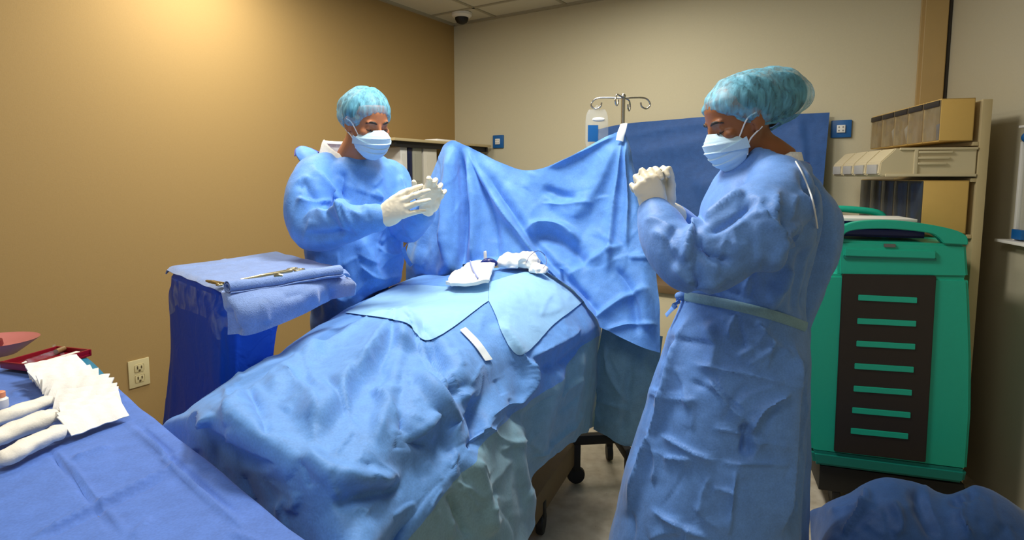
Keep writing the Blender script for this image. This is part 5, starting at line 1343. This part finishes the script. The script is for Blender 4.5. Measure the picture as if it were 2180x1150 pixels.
def hand_parts(wrist, fdir, tdir, curl, spread=(8, 2, -3, -9), thumb=((0.55, 0.75, -0.25), 20), s=1.0, cuff_dir=None, cuff_r=0.034):
    """glove: palm, four fingers of different lengths, thumb from the side of the palm; local x to the thumb, y to the fingers, z out of the back"""
    y = nrm(fdir); x = nrm(np.asarray(tdir, float) - y * np.dot(tdir, y)); z = np.cross(x, y)
    if curl.get('flip'): z = -z
    Rm = np.stack((x, y, z), 1); Pp = []
    Pp.append(loft([(0, -0.012, 0), (0.001, 0.012, 0.0), (0.004, 0.04, 0.001), (0.003, 0.07, 0.002), (0.001, 0.092, 0.001), (0, 0.100, 0)], (0.027, 0.031, 0.038, 0.042, 0.042, 0.034), (0.020, 0.019, 0.018, 0.015, 0.012, 0.008), side=(1, 0, 0), n=24))
    Pp.append(ellipsoid((0.026, 0.035, -0.008), (0.017, 0.032, 0.014)))            # ball of the thumb
    Pp.append(ellipsoid((-0.026, 0.035, -0.006), (0.014, 0.034, 0.012)))
    KN = ((0.031, 0.090, 0.002), (0.0105, 0.097, 0.004), (-0.011, 0.093, 0.003), (-0.031, 0.082, 0.0)); LEN = (0.074, 0.083, 0.077, 0.060); RAD = (0.0098, 0.0100, 0.0095, 0.0085)
    for k in range(4):
        a = math.radians(spread[k]); base = np.array(KN[k]); p = base - np.array((0, 0.014, 0)); ang = 0; pts = [p, base]; q = base
        d0 = np.array((math.sin(a), math.cos(a), 0))
        for frac, b in zip((0.45, 0.30, 0.25), curl['f'][k]):
            ang += math.radians(b); d = d0 * math.cos(ang) + np.array((0, 0, -1)) * math.sin(ang)
            mid = q + d * LEN[k] * frac * 0.5; q = q + d * LEN[k] * frac; pts += [mid, q]
        r = RAD[k]; rr = np.array([r * 1.12, r * 1.10, r * 0.98, r * 1.04, r * 0.92, r * 0.95, r * 0.86, r * 0.74])
        Pp.append(tube(np.array(pts), rr, 12, 0)); 
        for q_, r_ in zip(pts[1:], rr[1:]): Pp.append(ellipsoid(q_, (r_ * 1.0,) * 3, nu=12, nv=8))
    td = nrm(thumb[0]); b = np.array((0.026, 0.026, -0.006)); bend = math.radians(thumb[1]); inn = nrm(np.array((-0.55, 0.75, -0.2)))
    m1 = b + td * 0.038; d2 = nrm(td * math.cos(bend) + inn * math.sin(bend)); m2 = m1 + d2 * 0.030; d3 = nrm(d2 * math.cos(bend * 0.8) + inn * math.sin(bend * 0.8)); m3 = m2 + d3 * 0.023
    Pp.append(tube(np.array((b, m1, (m1 + m2) / 2, m2, m3)), np.array((0.0155, 0.0125, 0.0108, 0.0112, 0.0088)), 12, 0))
    for q_, r_ in ((b, .0155), (m1, .0128), (m2, .0114), (m3, .0088)): Pp.append(ellipsoid(q_, (r_,) * 3, nu=12, nv=8))
    V, Fc = join(*Pp); V = V * s @ Rm.T + np.asarray(wrist)
    if np.linalg.det(Rm) < 0: Fc = [tuple(reversed(f)) for f in Fc]
    cd = nrm(cuff_dir) if cuff_dir is not None else -y
    w = np.asarray(wrist)
    cf = loft([w + y * 0.02 * s, w - y * 0.002, w + cd * 0.02, w + cd * 0.045, w + cd * 0.065], np.array((0.027, 0.030, cuff_r, cuff_r * 1.15, cuff_r * 1.25)), np.array((0.021, 0.026, cuff_r * 0.95, cuff_r * 1.12, cuff_r * 1.22)), side=x, n=22)
    return join((V, Fc), cf)
def glove(nm, parent, parts, lab=None, seed=0):
    V, Fc = remesh(parts, 0.0028, 3)
    V = creases(V, Fc, 0.0005, 0.018, seed); V = lap_smooth(V, Fc, 1)
    o = mk(nm, (V, Fc), M['glove'], parent, sharp=180)
    if lab: o['label'] = lab
    return o
def build_gown(parts, voxel, strokes, seed, cr=(0.006, 0.10), smooth_it=5, excess=0.03, fine=True):
    V, Fc = remesh(join(*parts), voxel, smooth_it)
    V = lap_smooth(V, Fc, 1)
    V = crumple(V, Fc, 0.06, 0.005, 0.09, 50, stiff=0.10, lo=-0.008, hi=0.02, seed=seed, aniso=(1, 1, 1.5))
    V = folds(V, Fc, [(q[0], q[1], q[2], q[3] * 1.5) + tuple(q[4:]) for q in strokes])
    V = facets(V, Fc, 0.0065, 0.16, seed + 5, (1, 1, 1.5), 3)
    V = keep_off(V, drape_bvh, 0.014, 0.12)
    return V, Fc
def ring_tube(pts, r): 
    p = smooth_pts(pts, 4, closed=True); p = np.concatenate((p, p[:1])); return tube(p, r, 8, 0)

# ================================================================== the man
mf = nrm((0.62, -0.785, 0)); ms = np.cross(mf, UP) * -1.0                 # facing; axis towards his left (picture right)
D0 = 2.45
t = thing('person', 'person in light blue gown and bouffant cap, facing right with gloved hands apart', 'person', (P(755, 600, D0)[0], D0, 0))
MAN = t
hc = P(779, 265, 2.36); hR = frame((0.74, -0.67), math.radians(19), math.radians(-4)); hs = 1.03
nb = P(742, 345, 2.45) - (0, 0, 0.02)
def mrow(px, py, a, b, d=D0, fwd=0.0): return P(px, py, d) + mf * fwd, a, b
rows = [mrow(746, 335, .10, .085), mrow(748, 345, .16, .100), mrow(749, 358, .200, .118), mrow(752, 390, .220, .135), mrow(755, 450, .222, .150), mrow(757, 520, .215, .155), mrow(757, 590, .204, .155), mrow(750, 660, .178, .150, 2.48), mrow(744, 740, .165, .150, 2.51), mrow(738, 860, .17, .16, 2.53), mrow(734, 1000, .18, .17, 2.55)]
cen = np.array([r[0] for r in rows])
shR, shL = P(672, 378, 2.33), P(835, 385, 2.56)
elR, wrR = P(668, 492, 2.17), P(810, 464, 2.02)
elL, wrL = P(862, 482, 2.42), P(908, 446, 2.16)
hipc = P(744, 660, 2.49)
leg_ = lambda sg: [hipc + ms * 0.05 * sg - (0, 0, 0.02), np.array((*(hipc + ms * 0.065 * sg + mf * 0.02)[:2], 0.47)), np.array((*(hipc + ms * 0.065 * sg - mf * 0.01)[:2], 0.08))]
body = [head_parts(nb, hR, hc, hs, 0.060), loft(cen[1:8], [.09, .14, .165, .165, .155, .14, .12], [.075, .09, .105, .11, .11, .10, .095], side=ms, n=28)]
for sh, el, wr in ((shR, elR, wrR), (shL, elL, wrL)): we = wr + nrm(el - wr) * 0.045; body.append(limb([sh, (sh + el) / 2, el, (el + we) / 2, we], (0.056, 0.050, 0.042, 0.036, 0.026)))
for sg in (-1, 1):
    lp_ = leg_(sg); body.append(limb(lp_, (0.075, 0.055, 0.042))); body.append(ellipsoid(lp_[2] + mf * 0.06 - (0, 0, 0.04), (0.05, 0.05, 0.038))); body.append(ellipsoid(lp_[2] + mf * 0.12 - (0, 0, 0.05), (0.046, 0.06, 0.028)))
BV, BF = remesh(join(*body), 0.0042, 2); BV = sculpt_face(BV, hR, hc, hs)
lowv = BV[:, 2] < 1.1; BV[lowv] = keep_off(BV[lowv], drape_bvh, 0.03, 0.12)
mk('body', (BV, BF), M['skin_m'], t, sharp=180)
L2W = lambda p: hc + hR @ (np.array(p) * hs)
hair = join(ellipsoid((0, -0.022, 0.046), (0.079, 0.096, 0.088)), ellipsoid((0, -0.075, -0.01), (0.055, 0.035, 0.045)))
hair = remesh(lift(hair, hR, hc, hs), 0.005, 2); mk('hair', hair, M['hair'], t, sharp=180)
def face_bits(t, L2W, brow=0.0022):
    for sg in (-1, 1):
        mk('eyebrow', loft(smooth_pts([L2W((sg * x, y, z)) for x, y, z in ((0.014, 0.0935, 0.026), (0.028, 0.0925, 0.032), (0.042, 0.082, 0.030), (0.050, 0.072, 0.024))], 4), (0.0015, 0.003, 0.004, 0.0045, 0.0046, 0.0045, 0.0042, 0.0038, 0.0034, 0.003, 0.0025, 0.0018, 0.001), 0.0022, side=UP, n=8), M['lash'], t)
        e = mk('eye', lift(ellipsoid((sg * 0.0325, 0.0735, 0.0055), (0.0135, 0.0125, 0.0115)), hRcur, L2W((0, 0, 0)), 1.0), M['eyewhite'], t)
        mk('iris', lift(ellipsoid((sg * 0.0325 , 0.0835, 0.0005), (0.0056, 0.0032, 0.0048)), hRcur, L2W((0, 0, 0)), 1.0), M['iris'], e)
        mk('eyelash', tube([L2W((sg * x, y, z)) for x, y, z in ((0.0185, 0.0835, 0.0015), (0.026, 0.0885, -0.0012), (0.033, 0.0895, -0.0018), (0.041, 0.0855, -0.0005), (0.048, 0.077, 0.003))], (0.0009, 0.0018, 0.002, 0.0018, 0.0008), 6, 3), M['lash'], t)
hRcur = hR; face_bits(t, L2W)
(cv, cf_), rim = cap_mesh(hR, hc, hs, 0.093, 0.108, 0.122, 0.096, (0, -0.018, 0.048), 0.058, -0.026, -0.076, 30, 1, 0.012)
cp = mk('bouffant_cap', (cv, cf_), M['cap'], t, sharp=180)
mk('elastic_band', ring_tube(rim[::3], 0.0035), M['loop'] if False else M['cap'], cp)
(mv_, mf_), mcn = mask_mesh(hR, hc, hs)
mo_ = mk('face_mask', (mv_, mf_), M['mask'], t, sharp=60)
for sg, a, b in ((-1, 0, 1), (1, 2, 3)):
    mk('ear_loop', tube([mcn[a], L2W((sg * 0.076, 0.02, 0.012)), L2W((sg * 0.083, -0.008, 0.020))], 0.0022, 8, 5), M['loop'], mo_)
    mk('ear_loop', tube([mcn[b], L2W((sg * 0.072, 0.03, -0.045)), L2W((sg * 0.080, -0.012, -0.022))], 0.0022, 8, 5), M['loop'], mo_)
# undershirt collar
cn = nb + (0, 0, 0.015)
col_ = []
for q, (ra, rb, dz, fy) in enumerate(((.140, .110, -.030, 0), (.126, .104, .004, -.006), (.112, .098, .046, -.014), (.098, .090, .084, -.022), (.091, .085, .096, -.024), (.086, .080, .084, -.022))):
    for j in range(40):
        a = 2 * PI * j / 40; fr = math.cos(a)
        col_.append(cn + ms * math.sin(a) * ra + mf * (fr * rb + fy) + UP * (dz - 0.062 * max(0, fr) * (q / 3.0 if q < 4 else 1.2)))
mk('undershirt', (np.array(col_), grid_faces(6, 40, True)), M['shirt'], t, sharp=180)
gown = [loft(smooth_pts(cen, 4), np.interp(np.arange(41) / 40, np.arange(11) / 10, [r[1] for r in rows]), np.interp(np.arange(41) / 40, np.arange(11) / 10, [r[2] for r in rows]), side=ms, n=48)]
gown.append(limb([P(688, 368, 2.37), shR, P(652, 430, 2.24), elR + (0, 0, 0.0), P(735, 478, 2.09), P(794, 465, 2.03)], (0.085, 0.088, 0.084, 0.078, 0.068, 0.046), n=24))
gown.append(limb([P(815, 375, 2.55), shL, P(852, 440, 2.50), elL, P(885, 468, 2.29), P(903, 452, 2.19)], (0.080, 0.082, 0.076, 0.068, 0.060, 0.044), n=24))
MF = [([(664, 350), (690, 390), (735, 440), (760, 500)], 12, 22, 0.016, 1), ([(640, 380), (665, 420), (700, 445)], 9, 12, -0.014), ([(630, 420), (660, 430), (705, 428)], 8, 14, 0.014, 1),
      ([(640, 470), (675, 455), (740, 450), (780, 462)], 9, 12, 0.014, 1), ([(645, 500), (700, 500), (760, 490)], 9, 10, -0.012), ([(725, 430), (735, 470), (745, 500)], 7, 9, 0.014, 1), ([(690, 440), (715, 480), (720, 515)], 8, 8, -0.010),
      ([(735, 360), (728, 420), (725, 445)], 6, 14, -0.012), ([(800, 350), (810, 420), (830, 500)], 14, 20, 0.008), ([(770, 500), (790, 560), (820, 610)], 12, 20, 0.012), ([(670, 540), (690, 600), (740, 650)], 10, 18, 0.014, 1), ([(760, 560), (800, 590), (860, 585)], 8, 14, 0.012, 1), ([(660, 560), (672, 640), (680, 690)], 9, 12, -0.010), ([(850, 370), (862, 400), (868, 440)], 7, 9, 0.010, 1),
      ([(800, 520), (830, 540), (870, 530)], 7, 12, 0.010, 1), ([(700, 690), (760, 670), (800, 640)], 9, 12, 0.012, 1)]
gv = build_gown(gown, 0.0070, MF + rand_strokes(46, 640, 870, 380, 680, 15, (20, 160), (25, 80), (0.003, 0.006)), 101)
gw = mk('gown', gv, M['gown'], t, sharp=180)
bp_ = [cn + ms * math.sin(a) * .132 + mf * (math.cos(a) * .108 + 0.0) + UP * (-0.030 - 0.040 * max(0, math.cos(a))) for a in np.linspace(0, 2 * PI, 16, endpoint=False)]
mk('neck_binding', ring_tube(bp_, 0.0045), M['binding'], gw)
# loose tied flap at the back of his right shoulder, waist tie at his left side
FL = [[P(630, 318, 2.46), P(642, 312, 2.47), P(660, 316, 2.48), P(676, 324, 2.47)], [P(630, 330, 2.44), P(644, 326, 2.44), P(660, 330, 2.44), P(680, 338, 2.44)], [P(640, 345, 2.42), P(650, 345, 2.41), P(664, 348, 2.40), P(684, 352, 2.40)]]
G = spline_net(FL, 5, 5); mk('shoulder_flap', thicken(G.reshape(-1, 3), grid_faces(*G.shape[:2]), 0.003), M['gown'], gw, sharp=180)
mk('flap_edge', tube([P(628, 332, 2.44), P(630, 318, 2.46), P(642, 312, 2.47), P(660, 316, 2.48), P(680, 325, 2.47)], 0.003, 8, 4), M['binding'], gw)
mk('waist_tie', loft(smooth_pts([P(880, 500, 2.36), P(868, 518, 2.38), P(860, 530, 2.40), P(864, 548, 2.40), P(876, 566, 2.39)], 4), 0.009, 0.002, side=(0.6, 0, 0.8), n=8), M['gown'], gw)
# hands
fr_ = [(14, 14, 8), (10, 14, 8), (12, 16, 10), (16, 18, 12)]
glove('glove', t, hand_parts(wrR + mf * 0.0, P(905, 412, 1.99) - wrR, (-0.15, 0.25, 1.0), {'f': fr_, 'flip': True}, (6, 1, -4, -9), ((0.42, 0.80, -0.42), 12), 1.12, elR - wrR), 'cream latex glove on the hand nearer the camera', 3)
fl_ = [(25, 35, 22), (32, 38, 25), (36, 40, 25), (34, 40, 25)]
glove('glove', t, hand_parts(wrL, (0.42, -0.30, 0.85), (-0.75, -0.1, 0.45), {'f': fl_, 'flip': False}, (8, 2, -4, -10), ((0.75, 0.62, -0.25), 15), 1.0, elL - wrL), 'cream latex glove on the raised farther hand', 4)

# ================================================================== the woman
wf = nrm((-0.985, -0.10, 0)); ws = np.cross(wf, UP) * -1.0               # towards her left, i.e. towards the camera
E0 = 1.72
t = thing('person', 'person in blue gown with pale waist tie, seen in profile with clasped gloved hands', 'person', (P(1570, 700, E0)[0], E0, 0))
hc = P(1578, 262, 1.72); hR = frame((-1.0, -0.10), math.radians(22)); hs = 1.03; hRcur = hR
L2W = lambda p: hc + hR @ (np.array(p) * hs)
nb = P(1662, 350, 1.73)
def wrow(px, py, a, b, d=E0): return P(px, py, d), a, b
rows = [wrow(1655, 338, .075, .070), wrow(1652, 350, .13, .095), wrow(1638, 368, .160, .110), wrow(1628, 400, .185, .138), wrow(1616, 450, .195, .158), wrow(1603, 520, .185, .165), wrow(1590, 590, .175, .165), wrow(1580, 655, .178, .178), wrow(1570, 720, .20, .198), wrow(1552, 820, .23, .222), wrow(1530, 940, .255, .24), wrow(1508, 1060, .275, .262), wrow(1488, 1180, .285, .28), wrow(1475, 1290, .29, .29)]
cen = np.array([r[0] for r in rows]); K = len(rows)
shL, elL, wrL = P(1652, 425, 1.55), P(1462, 560, 1.46), P(1400, 450, 1.575)
shR, elR, wrR = P(1610, 410, 1.92), P(1482, 530, 1.84), P(1408, 448, 1.622)
hipc = P(1585, 700, E0)
body = [head_parts(nb, hR, hc, hs, 0.050), loft(cen[1:9], [.10, .14, .155, .15, .14, .135, .14, .15], [.07, .085, .10, .11, .105, .10, .10, .11], side=ws, n=28)]
for sh, el, wr in ((shR, elR, wrR), (shL, elL, wrL)): we = wr + nrm(el - wr) * 0.045; body.append(limb([sh, (sh + el) / 2, el, (el + we) / 2, we], (0.050, 0.045, 0.038, 0.033, 0.024)))
for sg in (-1, 1):
    hp = hipc + ws * 0.085 * sg
    lp_ = [hp, np.array((*(hp + wf * 0.02)[:2], 0.47)), np.array((*(hp - wf * 0.01)[:2], 0.08))]; body.append(limb(lp_, (0.085, 0.058, 0.042)))
    body.append(ellipsoid(lp_[2] + wf * 0.06 - (0, 0, 0.04), (0.05, 0.045, 0.036))); body.append(ellipsoid(lp_[2] + wf * 0.12 - (0, 0, 0.05), (0.06, 0.042, 0.027)))
BV, BF = remesh(join(*body), 0.0042, 2); BV = sculpt_face(BV, hR, hc, hs)
mk('body', (BV, BF), M['skin_f'], t, sharp=180)
hair = join(ellipsoid((0, -0.024, 0.044), (0.078, 0.094, 0.082)), ellipsoid((0, -0.135, 0.030), (0.070, 0.070, 0.066)), ellipsoid((0, -0.078, -0.004), (0.052, 0.030, 0.040)))
hair = remesh(lift(hair, hR, hc, hs), 0.005, 2); mk('hair', hair, M['hair'], t, sharp=180)
face_bits(t, L2W)
(cv, cf_), rim = cap_mesh(hR, hc, hs, 0.094, 0.112, 0.198, 0.092, (0, -0.020, 0.044), 0.062, -0.018, -0.052, 34, 5, 0.020, puff=0.08)
cp = mk('bouffant_cap', (cv, cf_), M['cap'], t, sharp=180)
mk('elastic_band', ring_tube(rim[::3], 0.0035), M['cap'], cp)
(mv_, mf_), mcn = mask_mesh(hR, hc, hs)
mo_ = mk('face_mask', (mv_, mf_), M['mask'], t, sharp=60)
for sg, a, b in ((-1, 0, 1), (1, 2, 3)):
    mk('ear_loop', tube([mcn[a], L2W((sg * 0.076, 0.02, 0.012)), L2W((sg * 0.083, -0.008, 0.020))], 0.0022, 8, 5), M['loop'], mo_)
    mk('ear_loop', tube([mcn[b], L2W((sg * 0.072, 0.03, -0.045)), L2W((sg * 0.080, -0.012, -0.022))], 0.0022, 8, 5), M['loop'], mo_)
cn = nb + wf * 0.024
col_ = []
for q, (ra, rb, dz, fy) in enumerate(((.100, .082, -.020, 0), (.088, .076, .004, -.004), (.076, .068, .026, -.008), (.071, .065, .034, -.009), (.067, .062, .026, -.009))):
    for j in range(40):
        a = 2 * PI * j / 40; fr = math.cos(a)
        col_.append(cn + ws * math.sin(a) * ra + wf * (fr * rb + fy) + UP * (dz - 0.035 * max(0, fr)))
mk('undershirt', (np.array(col_), grid_faces(5, 40, True)), M['shirt'], t, sharp=180)
tt = np.linspace(0, 1, (K - 1) * 4 + 1); tk = np.linspace(0, 1, K)
gown = [loft(smooth_pts(cen, 4), np.interp(tt, tk, [r[1] for r in rows]), np.interp(tt, tk, [r[2] for r in rows]), side=ws, n=52)]
gown.append(limb([P(1656, 395, 1.60), shL, P(1575, 500, 1.46), P(1490, 558, 1.44), P(1432, 528, 1.48), P(1404, 474, 1.545), P(1396, 455, 1.568)], (0.085, 0.092, 0.090, 0.082, 0.072, 0.056, 0.046), n=26))
gown.append(limb([P(1620, 395, 1.86), shR, P(1545, 480, 1.88), elR, P(1445, 486, 1.73), P(1412, 455, 1.64)], (0.085, 0.088, 0.082, 0.074, 0.060, 0.045), n=24))
WF = [  # sleeve
      ([(1660, 400), (1640, 450), (1645, 530), (1600, 590)], 14, 30, 0.016, 1), ([(1590, 410), (1545, 440), (1500, 475)], 9, 18, 0.014, 1), ([(1615, 430), (1560, 470), (1500, 500)], 8, 12, -0.012), ([(1610, 440), (1630, 480), (1690, 530)], 9, 14, 0.014, 1),
      ([(1500, 470), (1470, 500), (1460, 560)], 9, 10, 0.018, 1), ([(1485, 500), (1500, 540), (1560, 560)], 9, 12, -0.016), ([(1440, 480), (1425, 520), (1440, 570)], 9, 9, -0.006), ([(1385, 490), (1415, 505), (1445, 540)], 9, 14, 0.007, 1), ([(1370, 470), (1400, 468), (1440, 490)], 8, 12, 0.006, 1),
      ([(1430, 560), (1480, 600), (1550, 590)], 10, 12, 0.012, 1), ([(1620, 560), (1650, 510), (1700, 470)], 10, 14, 0.012, 1), ([(1700, 400), (1735, 470), (1745, 560)], 8, 14, 0.012, 1), ([(1690, 560), (1660, 620), (1640, 660)], 10, 14, 0.014), ([(1720, 520), (1700, 600), (1690, 680)], 10, 12, -0.012),
      # skirt
      ([(1475, 660), (1450, 720), (1420, 850), (1330, 1110)], 16, 28, 0.024, 1), ([(1440, 700), (1400, 800), (1345, 1000)], 14, 16, -0.018), ([(1465, 772), (1560, 790), (1680, 815)], 6, 16, 0.010, 1), ([(1505, 800), (1560, 870), (1600, 900)], 9, 22, 0.016, 1), ([(1680, 830), (1620, 880), (1590, 940)], 10, 14, 0.018, 1), ([(1580, 900), (1590, 930), (1585, 975)], 9, 9, -0.020),
      ([(1400, 920), (1470, 960), (1530, 985)], 6, 14, 0.010, 1), ([(1530, 985), (1600, 985), (1680, 985)], 5, 12, 0.008, 1), ([(1570, 985), (1560, 1070), (1550, 1150)], 9, 14, 0.012, 1), ([(1380, 1080), (1450, 1120), (1520, 1150)], 6, 14, 0.010, 1), ([(1610, 680), (1640, 720), (1690, 760)], 8, 16, 0.010, 1), ([(1500, 680), (1520, 740), (1510, 800)], 12, 18, 0.010), ([(1690, 720), (1695, 900), (1660, 1150)], 10, 24, 0.030, 1), ([(1712, 760), (1712, 900), (1690, 1150)], 14, 20, -0.04)]
gv = build_gown(gown, 0.0070, WF + [([(1700, 345), (1735, 420), (1752, 500), (1740, 590), (1705, 690)], 5, 14, -0.022)] + rand_strokes(30, 1500, 1700, 430, 640, 16, (20, 160), (30, 100), (0.003, 0.006)) + rand_strokes(44, 1340, 1690, 680, 1150, 17, (0, 180), (40, 130)), 131)
gw = mk('gown', gv, M['gown_w'], t, sharp=180)
bp_ = [cn + ws * math.sin(a) * .104 + wf * (math.cos(a) * .089) + UP * (0.000 - 0.036 * max(0, math.cos(a))) for a in np.linspace(0, 2 * PI, 16, endpoint=False)]
mk('neck_binding', ring_tube(bp_, 0.0045), M['binding'], gw)
# loose back panel of the gown
BK = [[P(q0, y, d) for q0, d in ((a - 20, 1.70), (b - 4, 1.71), (b + 4, 1.78), (b - 14, 1.87))] for a, b, y in ((1706, 1712, 350), (1725, 1748, 398), (1735, 1785, 456), (1740, 1788, 532), (1725, 1752, 620), (1706, 1722, 700), (1704, 1714, 800))]
G = spline_net(BK, 9, 9); V = G.reshape(-1, 3); Fc = grid_faces(*G.shape[:2]); V = creases(V, Fc, 0.004, 0.10, 77)
mk('back_panel', thicken(V, Fc, 0.002), M['gown_w'], gw, sharp=180)
pe = lay([(1692, 346), (1704, 368), (1717, 395), (1726, 425), (1733, 455), (1737, 485)], bvh_of(*gv), 0.004, 1.68)
mk('panel_edge', tube(pe, 0.0022, 8, 6), M['loop'], gw)
# inner skirt panel behind
BK = [[P(1690, 690, 1.80), P(1705, 700, 1.83), P(1712, 705, 1.88)], [P(1690, 850, 1.80), P(1712, 850, 1.84), P(1722, 850, 1.90)], [P(1672, 1000, 1.78), P(1708, 1000, 1.84), P(1727, 1000, 1.90)], [P(1655, 1150, 1.78), P(1700, 1150, 1.84), P(1724, 1150, 1.92)], [P(1640, 1300, 1.78), P(1690, 1300, 1.86), P(1722, 1300, 1.94)]]
G = spline_net(BK, 12, 10); V = G.reshape(-1, 3); Fc = grid_faces(*G.shape[:2]); V = creases(V, Fc, 0.004, 0.12, 79)
mk('inner_panel', thicken(V, Fc, 0.002), M['gown_w'], gw, sharp=180)
# waist tie: a pale band round the waist with a knot in front
gb = bvh_of(*gv); wb = []
for x, y in ((1462, 632), (1500, 638), (1560, 650), (1620, 664), (1670, 680), (1712, 696)): wb.append(lay([(x, y)], gb, 0.006, 1.55)[0])
wt = mk('waist_band', loft(smooth_pts(wb, 5), 0.014, 0.003, side=(0.1, 0, 1), n=10), M['teal'], gw, sharp=60)
kn = lay([(1456, 632)], gb, 0.008, 1.6)[0]
mk('knot', ellipsoid(kn, (0.020, 0.018, 0.014), nu=16, nv=10), M['gown_w'], wt)
for e in ((1432, 655), (1418, 672)):
    mk('tie_end', loft(smooth_pts([kn, P((1456 + e[0]) / 2, (632 + e[1]) / 2 - 2, kn[1] - 0.01), P(*e, kn[1])], 4), 0.010, 0.0025, side=(0.5, 0, 0.85), n=8), M['gown_w'], wt)
# clasped hands
cl = [(42, 66, 34), (46, 68, 36), (50, 68, 36), (52, 66, 34)]
glove('glove', t, hand_parts(wrL, (-0.42, 0.0, 0.90), (0.90, 0.0, 0.42), {'f': cl, 'flip': False}, (5, 1, -3, -7), ((0.35, 0.90, -0.30), 15), 0.95, elL - wrL), 'cream latex glove of the hand nearer the camera', 5)
glove('glove', t, hand_parts(wrR + (0.010, 0, 0.004), (-0.38, 0.0, 0.92), (0.92, 0.0, 0.38), {'f': cl, 'flip': True}, (5, 1, -3, -7), ((0.35, 0.90, -0.30), 15), 0.95, elR - wrR), 'cream latex glove of the hand behind', 6)
